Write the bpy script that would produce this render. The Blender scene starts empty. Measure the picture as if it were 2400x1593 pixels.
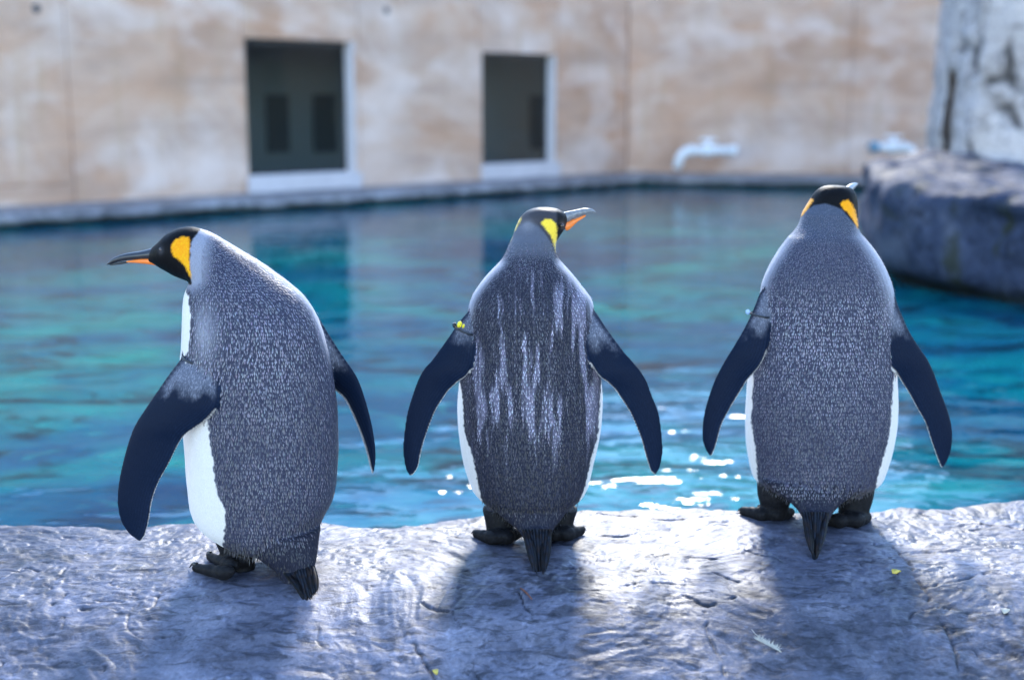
import bpy, bmesh, math, random
import numpy as np
from mathutils import Vector, Matrix, kdtree

rng = np.random.default_rng(7)
random.seed(7)
R = math.radians
scene = bpy.context.scene
col = scene.collection

# ------------------------------------------------------------------ camera
F_PX, W_PX, H_PX = 3000.0, 2400.0, 1593.0
CAM_H = 1.12
PITCH = math.atan((H_PX / 2 - 240.0) / F_PX)
cam_d = bpy.data.cameras.new('camera')
cam_d.sensor_width = 36.0
cam_d.lens = 36.0 * F_PX / W_PX
cam_d.clip_start = 0.05
cam_d.clip_end = 2000.0
cam_d.dof.use_dof = True
cam_d.dof.focus_distance = 3.12
cam_d.dof.aperture_fstop = 1.5
cam = bpy.data.objects.new('camera', cam_d)
cam.location = (0, 0, CAM_H)
cam.rotation_euler = (math.pi / 2 - PITCH, 0, 0)
col.objects.link(cam)
scene.camera = cam

# ------------------------------------------------------------------ sky, sun, exposure
SUN_AZ, SUN_EL = R(5.5), R(33)
world = bpy.data.worlds.new('World')
scene.world = world
world.use_nodes = True
wn = world.node_tree
wn.nodes.clear()
sky = wn.nodes.new('ShaderNodeTexSky')
sky.sky_type = 'NISHITA'
sky.sun_disc = False
sky.sun_elevation = SUN_EL
sky.sun_rotation = SUN_AZ
sky.air_density = 1.0
sky.dust_density = 0.0
sky.ozone_density = 2.0
bg = wn.nodes.new('ShaderNodeBackground')
bg.inputs['Strength'].default_value = 0.15
wo = wn.nodes.new('ShaderNodeOutputWorld')
wn.links.new(sky.outputs[0], bg.inputs[0])
wn.links.new(bg.outputs[0], wo.inputs[0])

sun_d = bpy.data.lights.new('sun', 'SUN')
sun_d.energy = 1.25
sun_d.angle = R(11.0)
sun_d.color = (1.0, 0.95, 0.87)
sun = bpy.data.objects.new('sun', sun_d)
SUNV = Vector((math.sin(SUN_AZ) * math.cos(SUN_EL), math.cos(SUN_AZ) * math.cos(SUN_EL), math.sin(SUN_EL)))
sun.rotation_euler = (-SUNV).to_track_quat('-Z', 'Y').to_euler()
sun.location = SUNV * 40
col.objects.link(sun)

scene.view_settings.view_transform = 'Standard'
scene.view_settings.look = 'None'
scene.view_settings.gamma = 1.0
scene.view_settings.exposure = 2.3

# ------------------------------------------------------------------ helpers
Fv = np.array((0, math.cos(PITCH), -math.sin(PITCH)))
Uv = np.array((0, math.sin(PITCH), math.cos(PITCH)))
Rv = np.array((1.0, 0, 0))
CAM = np.array((0, 0, CAM_H))

def ray(u, v):
    return Fv + Rv * (u - W_PX / 2) / F_PX + Uv * (H_PX / 2 - v) / F_PX
def P(u, v, Y):                      # measured direction, own distance
    d = ray(u, v); return CAM + d * (Y / d[1])
def PG(u, v, z=0.0):                 # measured direction met with a level surface
    d = ray(u, v); return CAM + d * ((z - CAM_H) / d[2])
def proj(p):
    q = p - CAM
    w = q @ Fv
    return W_PX / 2 + F_PX * (q @ Rv) / w, H_PX / 2 - F_PX * (q @ Uv) / w

def vnoise(p, seed=0):
    p = np.asarray(p, float)
    i = np.floor(p).astype(np.int64); f = p - i
    f = f * f * f * (f * (f * 6 - 15) + 10)
    def h(dx, dy, dz):
        n = ((i[:, 0] + dx) * 374761393 + (i[:, 1] + dy) * 668265263 + (i[:, 2] + dz) * 2147483647 + seed * 1274126177) & 0xffffffff
        n = ((n ^ (n >> 13)) * 1274126177) & 0xffffffff
        n = ((n ^ (n >> 15)) * 2246822519) & 0xffffffff
        return ((n ^ (n >> 16)) & 0xffffff) / float(0xffffff) * 2 - 1
    x, y, z = f[:, 0], f[:, 1], f[:, 2]
    def l(a, b, t): return a + (b - a) * t
    return l(l(l(h(0,0,0), h(1,0,0), x), l(h(0,1,0), h(1,1,0), x), y),
             l(l(h(0,0,1), h(1,0,1), x), l(h(0,1,1), h(1,1,1), x), y), z)
def fbm(p, octv=4, seed=0, gain=0.5):
    p = np.asarray(p, float); a, s, t = 1.0, 0, 0
    for k in range(octv):
        s = s + a * vnoise(p * (2.03 ** k) + 17.3 * k, seed + k); t += a; a *= gain
    return s / t
def ridge(p, octv=4, seed=0):
    p = np.asarray(p, float); a, s, t = 1.0, 0, 0
    for k in range(octv):
        s = s + a * (1 - np.abs(vnoise(p * (2.03 ** k) + 9.1 * k, seed + k))); t += a; a *= 0.5
    return s / t
def sstep(a, b, x):
    t = np.clip((x - a) / (b - a), 0, 1); return t * t * (3 - 2 * t)

def mesh_obj(name, verts, faces, mat=None, parent=None, smooth=True):
    me = bpy.data.meshes.new(name)
    me.from_pydata([tuple(v) for v in verts], [], faces)
    me.update()
    return link(name, me, mat, parent, smooth)
def link(name, me, mat=None, parent=None, smooth=True):
    o = bpy.data.objects.new(name, me)
    if mat: me.materials.append(mat)
    if smooth: me.polygons.foreach_set('use_smooth', [True] * len(me.polygons))
    col.objects.link(o)
    if parent: o.parent = parent
    return o
def grid_faces(nu, nv, closed=False):
    out = []
    for j in range(nv - 1):
        for i in range(nu if closed else nu - 1):
            a = j * nu + i; b = j * nu + (i + 1) % nu
            out.append((a, b, b + nu, a + nu))
    return out
def tag(o, label=None, cat=None, group=None, kind=None):
    if label: o['label'] = label
    if cat: o['category'] = cat
    if group: o['group'] = group
    if kind: o['kind'] = kind
    return o
def empty(name, loc, rz=0.0):
    o = bpy.data.objects.new(name, None)
    o.location = loc; o.rotation_euler = (0, 0, rz); o.empty_display_size = 0.1
    col.objects.link(o); return o
def merge(parts):
    V, Fc, off = [], [], 0
    for v, f in parts:
        V.append(np.asarray(v, float)); Fc += [tuple(i + off for i in q) for q in f]; off += len(v)
    return np.vstack(V), Fc
def box(x0, x1, y0, y1, z0, z1):
    v = [(x, y, z) for z in (z0, z1) for y in (y0, y1) for x in (x0, x1)]
    f = [(0,2,3,1), (4,5,7,6), (0,1,5,4), (2,6,7,3), (0,4,6,2), (1,3,7,5)]
    return v, f
def tube(pts, rad, n=12, cap=True):
    pts = np.asarray(pts, float); m = len(pts)
    rad = np.broadcast_to(np.asarray(rad, float), (m,))
    V = []; ref = np.array((0.31, 0.12, 0.94))
    for k in range(m):
        t = pts[min(k + 1, m - 1)] - pts[max(k - 1, 0)]; t = t / (np.linalg.norm(t) + 1e-12)
        a = np.cross(t, ref); a /= np.linalg.norm(a) + 1e-12; b = np.cross(t, a)
        for i in range(n):
            th = 2 * math.pi * i / n
            V.append(pts[k] + rad[k] * (math.cos(th) * a + math.sin(th) * b))
    Fc = grid_faces(n, m, True)
    if cap:
        V.append(pts[0]); V.append(pts[-1]); c0, c1 = len(V) - 2, len(V) - 1
        for i in range(n):
            Fc.append((c0, (i + 1) % n, i)); Fc.append((c1, (m - 1) * n + i, (m - 1) * n + (i + 1) % n))
    return np.array(V), Fc
def catmull(A, sub):
    A = np.asarray(A, float); n = len(A); out = []
    for k in range(n - 1):
        p0, p1, p2, p3 = A[max(k - 1, 0)], A[k], A[k + 1], A[min(k + 2, n - 1)]
        for s in range(sub):
            t = s / sub
            out.append(0.5 * (2 * p1 + (p2 - p0) * t + (2 * p0 - 5 * p1 + 4 * p2 - p3) * t * t + (3 * p1 - p0 - 3 * p2 + p3) * t ** 3))
    out.append(A[-1]); return np.array(out)
def loft(Ls, Rs, bs, n=48, sub=5, dvec=(0, 1, 0), expo=2.0):
    """rings through left and right outline points (3D) with depth radius b"""
    Ls = catmull(Ls, sub); Rs = catmull(Rs, sub); bs = catmull(np.asarray(bs, float)[:, None], sub)[:, 0]
    d0 = np.asarray(dvec, float); V = []
    for a, c, b in zip(Ls, Rs, bs):
        s = (c - a) / 2; m = (a + c) / 2; r = np.linalg.norm(s) + 1e-9; sh = s / r
        d = d0 - sh * (d0 @ sh); d /= np.linalg.norm(d)
        th = np.arange(n) * 2 * math.pi / n
        ct, st = np.cos(th), np.sin(th)
        ct = np.sign(ct) * np.abs(ct) ** (2 / expo); st = np.sign(st) * np.abs(st) ** (2 / expo)
        V.append(m + np.outer(ct * r, sh) + np.outer(st * max(b, 1e-4), d))
    k = len(V); V = np.vstack(V)
    Fc = grid_faces(n, k, True)
    V = np.vstack([V, V[:n].mean(0), V[(k - 1) * n:k * n].mean(0)])
    for i in range(n):
        Fc.append((k * n, (i + 1) % n, i)); Fc.append((k * n + 1, (k - 1) * n + i, (k - 1) * n + (i + 1) % n))
    return V, Fc
def poly_in(u, v, poly):
    poly = np.asarray(poly, float); inside = np.zeros(len(u), bool); j = len(poly) - 1
    for i in range(len(poly)):
        xi, yi = poly[i]; xj, yj = poly[j]
        c = ((yi > v) != (yj > v)) & (u < (xj - xi) * (v - yi) / (yj - yi + 1e-12) + xi)
        inside ^= c; j = i
    return inside
def remeshed(V, Fc, voxel, smooth_it=4, fac=0.5):
    me = bpy.data.meshes.new('tmp'); me.from_pydata([tuple(v) for v in V], [], Fc); me.update()
    bm = bmesh.new(); bm.from_mesh(me); bmesh.ops.recalc_face_normals(bm, faces=bm.faces); bm.to_mesh(me); bm.free()
    o = bpy.data.objects.new('tmp', me); col.objects.link(o)
    m = o.modifiers.new('r', 'REMESH'); m.mode = 'VOXEL'; m.voxel_size = voxel; m.adaptivity = 0.0
    if smooth_it:
        s = o.modifiers.new('s', 'SMOOTH'); s.factor = fac; s.iterations = smooth_it
    dg = bpy.context.evaluated_depsgraph_get()
    out = bpy.data.meshes.new_from_object(o.evaluated_get(dg))
    bpy.data.objects.remove(o); bpy.data.meshes.remove(me)
    out.materials.clear()
    return out
def mverts(me):
    a = np.empty(len(me.vertices) * 3, np.float32); me.vertices.foreach_get('co', a); return a.reshape(-1, 3).astype(float)
def mnormals(me):
    a = np.empty(len(me.vertices) * 3, np.float32); me.vertices.foreach_get('normal', a); return a.reshape(-1, 3).astype(float)
def set_verts(me, V):
    me.vertices.foreach_set('co', V.astype(np.float32).ravel()); me.update()
def set_col(me, C, name='Col'):
    at = me.attributes.new(name, 'FLOAT_COLOR', 'POINT')
    if C.shape[1] == 3: C = np.hstack([C, np.ones((len(C), 1))])
    at.data.foreach_set('color', C.astype(np.float32).ravel())

# ---------- node helper
class NT:
    def __init__(s, name):
        s.m = bpy.data.materials.new(name); s.m.use_nodes = True
        s.t = s.m.node_tree; s.t.nodes.clear()
        s.out = s.n('ShaderNodeOutputMaterial')
    def n(s, typ, **kw):
        nd = s.t.nodes.new(typ)
        for k, v in kw.items():
            if k in nd.inputs.keys() if hasattr(nd, 'inputs') else False: pass
            setattr(nd, k, v)
        return nd
    def l(s, a, b): s.t.links.new(a, b)
    def coord(s, kind='Object', scale=(1, 1, 1), rot=(0, 0, 0)):
        c = s.n('ShaderNodeTexCoord'); m = s.n('ShaderNodeMapping')
        m.inputs['Scale'].default_value = scale; m.inputs['Rotation'].default_value = rot
        s.l(c.outputs[kind], m.inputs[0]); return m.outputs[0]
    def noise(s, vec, scale=5, detail=4, rough=0.55, dist=0.0):
        nd = s.n('ShaderNodeTexNoise'); s.l(vec, nd.inputs['Vector'])
        nd.inputs['Scale'].default_value = scale; nd.inputs['Detail'].default_value = detail
        nd.inputs['Roughness'].default_value = rough; nd.inputs['Distortion'].default_value = dist
        return nd.outputs['Fac']
    def ramp(s, fac, stops, interp='LINEAR'):
        r = s.n('ShaderNodeValToRGB'); r.color_ramp.interpolation = interp
        e = r.color_ramp.elements
        while len(e) < len(stops): e.new(0.5)
        for k, (p, c) in enumerate(stops):
            e[k].position = p; e[k].color = (c, c, c, 1) if isinstance(c, (int, float)) else (*c, 1)
        s.l(fac, r.inputs[0]); return r.outputs[0]
    def mix(s, fac, a, b, blend='MIX'):
        m = s.n('ShaderNodeMix'); m.data_type = 'RGBA'; m.blend_type = blend
        for v, i in ((fac, 0), (a, 6), (b, 7)):
            if isinstance(v, (int, float)): m.inputs[i].default_value = v if i == 0 else (v, v, v, 1)
            elif isinstance(v, tuple): m.inputs[i].default_value = (*v, 1)
            else: s.l(v, m.inputs[i])
        return m.outputs[2]
    def math(s, op, a, b=0.0, clamp=False):
        m = s.n('ShaderNodeMath'); m.operation = op; m.use_clamp = clamp
        for v, i in ((a, 0), (b, 1)):
            if isinstance(v, (int, float)): m.inputs[i].default_value = v
            else: s.l(v, m.inputs[i])
        return m.outputs[0]
    def bump(s, h, strength=0.5, dist=0.01, normal=None):
        b = s.n('ShaderNodeBump'); b.inputs['Strength'].default_value = strength; b.inputs['Distance'].default_value = dist
        s.l(h, b.inputs['Height'])
        if normal is not None: s.l(normal, b.inputs['Normal'])
        return b.outputs[0]
    def princ(s, base, rough=0.5, spec=0.5, normal=None, **kw):
        p = s.n('ShaderNodeBsdfPrincipled')
        for nm, v in (('Base Color', base), ('Roughness', rough), ('Specular IOR Level', spec)):
            if isinstance(v, (int, float)): p.inputs[nm].default_value = v
            elif isinstance(v, tuple): p.inputs[nm].default_value = (*v, 1)
            else: s.l(v, p.inputs[nm])
        for nm, v in kw.items():
            p.inputs[nm.replace('_', ' ')].default_value = v
        if normal is not None: s.l(normal, p.inputs['Normal'])
        s.l(p.outputs[0], s.out.inputs[0]); return p
    def attr(s, name='Col', out='Color'):
        a = s.n('ShaderNodeAttribute'); a.attribute_name = name; return a.outputs[out]

# ------------------------------------------------------------------ materials
def mat_concrete():
    t = NT('board_formed_concrete')
    c = t.coord('Object')
    big = t.noise(t.coord('Object', (0.55, 1, 0.8)), 1.0, 5, 0.6, 0.6)
    base = t.ramp(big, [(0.30, (0.42, 0.225, 0.135)), (0.43, (0.52, 0.315, 0.215)), (0.55, (0.57, 0.39, 0.30)), (0.70, (0.65, 0.49, 0.42))])
    hor = t.noise(t.coord('Object', (0.45, 1, 1.8)), 1.3, 5, 0.6, 0.5)
    base = t.mix(t.ramp(hor, [(0.34, 0.6), (0.58, 0.0)]), base, (0.34, 0.235, 0.185))
    pale = t.noise(t.coord('Object', (0.6, 1, 0.9)), 1.3, 5, 0.6, 0.5)
    base = t.mix(t.ramp(pale, [(0.50, 0.0), (0.72, 0.65)]), base, (0.76, 0.62, 0.57))
    run = t.noise(t.coord('Object', (3.2, 1, 0.25)), 1.6, 4, 0.6, 0.2)
    base = t.mix(t.ramp(run, [(0.55, 0.0), (0.72, 0.45)]), base, (0.42, 0.28, 0.17))
    brd = t.n('ShaderNodeTexWave'); brd.wave_type = 'BANDS'; brd.bands_direction = 'Z'; brd.wave_profile = 'SAW'
    brd.inputs['Scale'].default_value = 2.2; brd.inputs['Distortion'].default_value = 0.6; brd.inputs['Detail'].default_value = 2
    t.l(c, brd.inputs['Vector'])
    fine = t.noise(c, 30, 5, 0.6)
    base = t.mix(0.35, base, t.ramp(fine, [(0.3, 0.35), (0.7, 0.75)]), 'OVERLAY')
    h = t.math('ADD', t.math('MULTIPLY', t.ramp(brd.outputs['Fac'], [(0.0, 0.0), (0.08, 1.0), (0.92, 1.0), (1.0, 0.0)]), 0.5), t.math('MULTIPLY', fine, 0.6))
    t.princ(base, 0.85, 0.3, t.bump(h, 0.3, 0.02)); return t.m
def mat_plain(name, c, rough=0.5, spec=0.5, var=0.15, scale=20, bump=0.0, **kw):
    t = NT(name); n = t.noise(t.coord('Object'), scale, 4, 0.6)
    dark = tuple(x * (1 - var) for x in c); lite = tuple(min(1, x * (1 + var)) for x in c)
    base = t.ramp(n, [(0.3, dark), (0.7, lite)])
    t.princ(base, rough, spec, t.bump(n, bump, 0.005) if bump else None, **kw); return t.m
def mat_rock(name, dark, mid, pale, rough=(0.22, 0.5), sc=1.0, spec=0.5, attr=True, bump=0.5, dist=0.012, alg=None):
    t = NT(name); c = t.coord('Object')
    a = t.noise(c, 2.2 * sc, 8, 0.62, 0.8)
    b = t.noise(t.coord('Object', (1, 2.4, 1.6), (0, 0, 0.35)), 9 * sc, 7, 0.66, 1.2)
    f = t.noise(c, 70 * sc, 5, 0.65, 0.4)
    base = t.ramp(a, [(0.30, dark), (0.48, mid), (0.68, pale)])
    base = t.mix(t.ramp(b, [(0.36, 0.8), (0.52, 0.0)]), base, tuple(x * 0.45 for x in dark))
    base = t.mix(0.5, base, t.ramp(f, [(0.3, 0.25), (0.72, 0.8)]), 'OVERLAY')
    if alg:
        g = t.noise(c, 3.1, 6, 0.65, 0.5)
        base = t.mix(t.ramp(g, [(0.55, 0.0), (0.68, 0.8)]), base, alg)
    if attr: base = t.mix(1.0, base, t.attr('Col'), 'MULTIPLY')
    ro = t.ramp(t.noise(c, 6 * sc, 6, 0.65, 0.6), [(0.32, rough[0]), (0.66, rough[1])])
    h = t.math('ADD', t.math('MULTIPLY', b, 0.7), t.math('MULTIPLY', f, 0.35))
    t.princ(base, ro, spec, t.bump(h, bump, dist)); return t.m
def mat_water():
    t = NT('pool_water')
    c = t.coord('Object')
    w1 = t.noise(t.coord('Object', (0.8, 1.6, 1)), 1.5, 3, 0.5, 0.6)
    w2 = t.noise(t.coord('Object', (1, 1.5, 1), (0, 0, 0.4)), 4.0, 2, 0.5, 0.5)
    w3 = t.noise(c, 17, 2, 0.5, 0.2)
    at = t.attr('Col', 'Fac')
    h = t.math('ADD', t.math('MULTIPLY', w1, 0.9), t.math('MULTIPLY', w2, 0.22))
    h = t.math('ADD', h, t.math('MULTIPLY', w3, t.math('MULTIPLY', at, 0.04)))
    h = t.math('MULTIPLY', h, t.math('ADD', t.math('MULTIPLY', at, 0.42), 0.17))
    nrm = t.bump(h, 1.0, 0.10)
    fr = t.n('ShaderNodeFresnel'); fr.inputs['IOR'].default_value = 1.21; t.l(nrm, fr.inputs['Normal'])
    tr = t.n('ShaderNodeBsdfTransparent'); tr.inputs[0].default_value = (0.10, 0.93, 0.96, 1)
    gl = t.n('ShaderNodeBsdfGlossy'); gl.inputs['Roughness'].default_value = 0.05; t.l(nrm, gl.inputs['Normal'])
    # murky water scatters light back; dark and pale mottling paints in ripple contrast
    ca = t.noise(t.coord('Object', (0.8, 1.2, 1)), 0.38, 5, 0.6, 1.8)
    cb = t.noise(t.coord('Object', (0.8, 1.4, 1)), 1.5, 5, 0.62, 2.6)
    colr = t.ramp(ca, [(0.32, (0.0, 0.045, 0.11)), (0.45, (0.0, 0.10, 0.175)), (0.57, (0.0, 0.165, 0.19)), (0.70, (0.0, 0.27, 0.23))])
    colr = t.mix(t.ramp(cb, [(0.37, 0.9), (0.49, 0.0)]), colr, (0.0, 0.022, 0.040))
    colr = t.mix(t.ramp(cb, [(0.56, 0.0), (0.70, 0.6)]), colr, (0.01, 0.25, 0.24))
    df = t.n('ShaderNodeBsdfDiffuse'); t.l(colr, df.inputs[0])
    body = t.n('ShaderNodeMixShader'); body.inputs[0].default_value = 0.80; t.l(tr.outputs[0], body.inputs[1]); t.l(df.outputs[0], body.inputs[2])
    mx = t.n('ShaderNodeMixShader'); t.l(fr.outputs[0], mx.inputs[0]); t.l(body.outputs[0], mx.inputs[1]); t.l(gl.outputs[0], mx.inputs[2])
    t.l(mx.outputs[0], t.out.inputs[0]); return t.m
def mat_pool_floor():
    t = NT('painted_pool_floor'); c = t.coord('Object', (1, 1, 1))
    a = t.noise(c, 0.42, 6, 0.62, 2.2)
    b = t.noise(c, 1.1, 6, 0.62, 3.0)
    base = t.ramp(a, [(0.30, (0.0, 0.05, 0.08)), (0.42, (0.0, 0.14, 0.22)), (0.53, (0.0, 0.24, 0.30)), (0.68, (0.02, 0.40, 0.36))])
    base = t.mix(t.ramp(b, [(0.30, 0.85), (0.44, 0.0)]), base, (0.002, 0.05, 0.07))
    t.princ(base, 0.8, 0.2); return t.m
def mat_glass(name='window_glass'):
    t = NT(name)
    fr = t.n('ShaderNodeFresnel'); fr.inputs['IOR'].default_value = 1.22
    tr = t.n('ShaderNodeBsdfTransparent'); tr.inputs[0].default_value = (0.75, 0.82, 0.84, 1)
    gl = t.n('ShaderNodeBsdfGlossy'); gl.inputs['Roughness'].default_value = 0.02
    n = t.noise(t.coord('Object'), 0.8, 2); b = t.bump(n, 0.05, 0.02)
    t.l(b, gl.inputs['Normal'])
    mx = t.n('ShaderNodeMixShader'); t.l(fr.outputs[0], mx.inputs[0]); t.l(tr.outputs[0], mx.inputs[1]); t.l(gl.outputs[0], mx.inputs[2])
    t.l(mx.outputs[0], t.out.inputs[0]); return t.m
def mat_skin():
    """penguin body: colour of each patch from the mesh, fine feather flecks from stretched noise"""
    t = NT('penguin_plumage'); base = t.attr('Col')
    fl = t.attr('Col', 'Alpha')
    n = t.noise(t.coord('Object', (1, 1, 0.3)), 330, 2, 0.5, 0.3)
    m = t.math('MULTIPLY', t.ramp(n, [(0.50, 0.0), (0.64, 1.0)]), fl)
    base = t.mix(m, base, (0.30, 0.31, 0.38))
    f2 = t.noise(t.coord('Object', (1, 1, 0.35)), 600, 3, 0.6)
    base = t.mix(0.45, base, t.ramp(f2, [(0.3, 0.3), (0.7, 0.72)]), 'OVERLAY')
    shv = t.math('MULTIPLY', t.n('ShaderNodeRGBToBW').outputs[0], 1.0)
    p = t.princ(base, 0.5, 0.06, t.bump(t.math('ADD', n, t.math('MULTIPLY', f2, 0.5)), 0.35, 0.0015))
    bw = shv.node.inputs[0].links[0].from_node; t.l(t.attr('Col'), bw.inputs[0]); shv.node.inputs[1].default_value = 0.9; shv.node.use_clamp = True; t.l(shv, p.inputs['Sheen Weight']); p.inputs['Sheen Roughness'].default_value = 0.4
    return t.m
def mat_attr(name, rough=0.5, spec=0.4, sheen=0.0, nscale=300):
    t = NT(name); n = t.noise(t.coord('Object'), nscale, 2)
    base = t.mix(0.25, t.attr('Col'), t.ramp(n, [(0.3, 0.35), (0.7, 0.68)]), 'OVERLAY')
    p = t.princ(base, rough, spec); p.inputs['Sheen Weight'].default_value = sheen; return t.m

M = dict(
    concrete=mat_concrete(),
    ledge=mat_rock('wet_slate_ledge', (0.040, 0.043, 0.058), (0.095, 0.100, 0.130), (0.19, 0.19, 0.225), (0.28, 0.56), 1.6, 0.25, True, 1.0, 0.0035),
    rim=mat_rock('pool_rim_rock', (0.10, 0.095, 0.105), (0.22, 0.21, 0.225), (0.36, 0.345, 0.365), (0.4, 0.7), 0.8, 0.5, True),
    boulder=mat_rock('boulder_rock', (0.017, 0.025, 0.050), (0.040, 0.052, 0.092), (0.10, 0.11, 0.15), (0.55, 0.8), 0.6, 0.15, True, 0.6, 0.03, (0.022, 0.026, 0.008)),
    tower=mat_rock('sculpted_rock_render', (0.34, 0.30, 0.295), (0.45, 0.40, 0.39), (0.56, 0.50, 0.49), (0.6, 0.8), 0.35, 0.2, True, 0.4, 0.03),
    water=mat_water(), floor=mat_pool_floor(), glass=mat_glass(),
    room=mat_plain('dark_interior_paint', (0.34, 0.36, 0.38), 0.8),
    roomdark=mat_plain('dark_doorway_paint', (0.10, 0.105, 0.115), 0.7),
    frame=mat_plain('pale_window_render', (0.56, 0.52, 0.54), 0.6, 0.4, 0.06, 6),
    seal=mat_plain('dark_window_seal', (0.05, 0.05, 0.06), 0.5),
    pvc=mat_plain('white_pvc', (0.80, 0.80, 0.82), 0.35, 0.5, 0.05, 8),
    blue=mat_plain('blue_pipe_primer', (0.16, 0.32, 0.45), 0.4, 0.5, 0.2, 30),
    bounce_deck=mat_plain('deck_concrete', (0.30, 0.29, 0.28), 0.8, 0.3, 0.2, 3, 0.3),
    ground=mat_plain('earth', (0.16, 0.14, 0.11), 0.9, 0.2, 0.3, 0.5),
    skin=mat_skin(), fluff=mat_attr('feather_vanes', 0.45, 0.35, 0.08), tail=mat_attr('tail_vanes', 0.45, 0.08, 0.0),
    bill=mat_plain('black_bill_horn', (0.018, 0.019, 0.024), 0.28, 0.6, 0.3, 90),
    greybill=mat_plain('grey_bill_horn', (0.16, 0.165, 0.18), 0.30, 0.6, 0.35, 120),
    orange=mat_plain('orange_bill_plate', (0.85, 0.20, 0.025), 0.35, 0.5, 0.12, 60),
    eye=mat_plain('dark_eye', (0.03, 0.015, 0.01), 0.08, 0.8, 0.3, 100),
    claw=mat_plain('black_claw', (0.02, 0.02, 0.022), 0.3, 0.5, 0.2, 100),
    band=mat_plain('black_band_plastic', (0.015, 0.02, 0.03), 0.35, 0.5, 0.2, 60),
    yclip=mat_plain('yellow_clip_plastic', (0.85, 0.72, 0.03), 0.35, 0.5, 0.08, 60),
    bclip=mat_plain('pale_blue_bead', (0.35, 0.50, 0.75), 0.15, 0.6, 0.1, 60),
    quill=mat_plain('white_feather_vane', (0.45, 0.42, 0.36), 0.6, 0.3, 0.1, 60),
    twig=mat_plain('red_brown_twig', (0.16, 0.06, 0.035), 0.6, 0.3, 0.3, 80),
    leaf=mat_plain('yellow_leaf_scrap', (0.45, 0.36, 0.08), 0.6, 0.3, 0.3, 80),
)

# ------------------------------------------------------------------ ground, deck, water
WATER_Z = -0.33
def sheet(name, pts, z, mat, kind='structure'):
    o = mesh_obj(name, [(x, y, z) for x, y in pts], [tuple(range(len(pts)))], mat, None, False)
    return tag(o, kind=kind)
sheet('ground', [(-400, -400), (400, -400), (400, 400), (-400, 400)], -4.9, M['ground'])
fx = np.linspace(-26, 16, 170); fy = np.linspace(2.2, 30, 120); X, Y = np.meshgrid(fx, fy)
fv = np.stack([X.ravel(), Y.ravel(), 0 * X.ravel()], 1)
fv[:, 2] = -2.2 + 0.45 * fbm(fv * 0.7, 3, 61) + 0.10 * fbm(fv * 2.4, 2, 63)
tag(mesh_obj('pool_floor', fv, grid_faces(len(fx), len(fy)), M['floor']), kind='structure')
sheet('bounce_deck', [(-14, -16), (14, -16), (14, 1.95), (-14, 1.95)], -0.42, M['bounce_deck'])  # unseen visitor area, put in to bounce light onto backs and walls

xs = np.linspace(-24, 14, 190); ys = 2.9 + (27 - 2.9) * np.linspace(0, 1, 170) ** 1.6
X, Y = np.meshgrid(xs, ys)
wv = np.stack([X.ravel(), Y.ravel(), np.zeros(X.size)], 1)
water = mesh_obj('pool_water', wv, grid_faces(len(xs), len(ys)), M['water'])
water.location = (0, 0, WATER_Z)
def agit(p):
    a = np.zeros(len(p))
    for u, v, r, s in ((1640, 1150, 0.42, 1.1), (1710, 1070, 0.38, 1.2), (1610, 930, 0.55, 0.75), (1050, 1110, 0.30, 0.9), (2180, 1110, 0.32, 0.8)):
        c = PG(u, v, WATER_Z); d = np.hypot(p[:, 0] - c[0], (p[:, 1] - c[1]) * 0.8) / r
        a = np.maximum(a, s * np.exp(-d * d))
    return a
ag = agit(wv)
set_col(water.data, np.stack([ag, ag, ag], 1))
tag(water, kind='structure')

# ------------------------------------------------------------------ near rock ledge
EDGE_UV = [(-700, 1240), (-200, 1226), (0, 1222), (150, 1230), (290, 1233), (380, 1226), (450, 1222), (600, 1226), (760, 1215), (830, 1228), (920, 1226),
           (1000, 1215), (1060, 1205), (1130, 1197), (1250, 1190), (1340, 1187), (1500, 1184), (1640, 1186), (1750, 1190), (1850, 1196), (2000, 1196),
           (2060, 1186), (2110, 1174), (2160, 1180), (2220, 1182), (2300, 1174), (2400, 1165), (2600, 1150), (3000, 1140)]
EP = np.array([PG(u, v, -0.012) for u, v in EDGE_UV])
SPOTS = []    # points where the rock is trodden level
for u, v in ((1172, 1290), (1310, 1282), (1815, 1235), (1995, 1250), (560, 1360), (460, 1330), (715, 1335), (1120, 1262), (1345, 1262), (1770, 1215), (2045, 1225)):
    SPOTS.append(PG(u, v, 0.0))
CRACKS = [[(2050, 1230), (2110, 1290), (2160, 1360), (2240, 1440), (2262, 1510), (2300, 1640)], [(2160, 1362), (2240, 1352), (2320, 1333)],
          [(2150, 1187), (2190, 1205)], [(2225, 1207), (2300, 1222), (2440, 1240)], [(1670, 1222), (1730, 1232), (1770, 1236)],
          [(1215, 1372), (1245, 1412)], [(1475, 1358), (1560, 1352), (1600, 1360)], [(1330, 1366), (1400, 1370)], [(960, 1445), (990, 1460), (1020, 1490)],
          [(1750, 1285), (1810, 1300), (1840, 1315)], [(1620, 1305), (1690, 1305)], [(1670, 1335), (1730, 1350)], [(1600, 1375), (1660, 1390), (1720, 1380)],
          [(990, 1390), (1050, 1402)], [(1340, 1248), (1450, 1250), (1480, 1246)], [(1360, 1194), (1450, 1205), (1560, 1214), (1680, 1203), (1760, 1196)],
          [(60, 1320), (90, 1330)], [(130, 1345), (160, 1322)], [(120, 1388), (150, 1372)], [(1050, 1250), (1110, 1262)], [(1430, 1490), (1450, 1560)], [(400, 1560), (470, 1580), (540, 1575)],
          [(1880, 1600), (1960, 1555), (2100, 1540), (2260, 1560), (2420, 1530)], [(1650, 1400), (1670, 1440), (1700, 1480)]]
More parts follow.
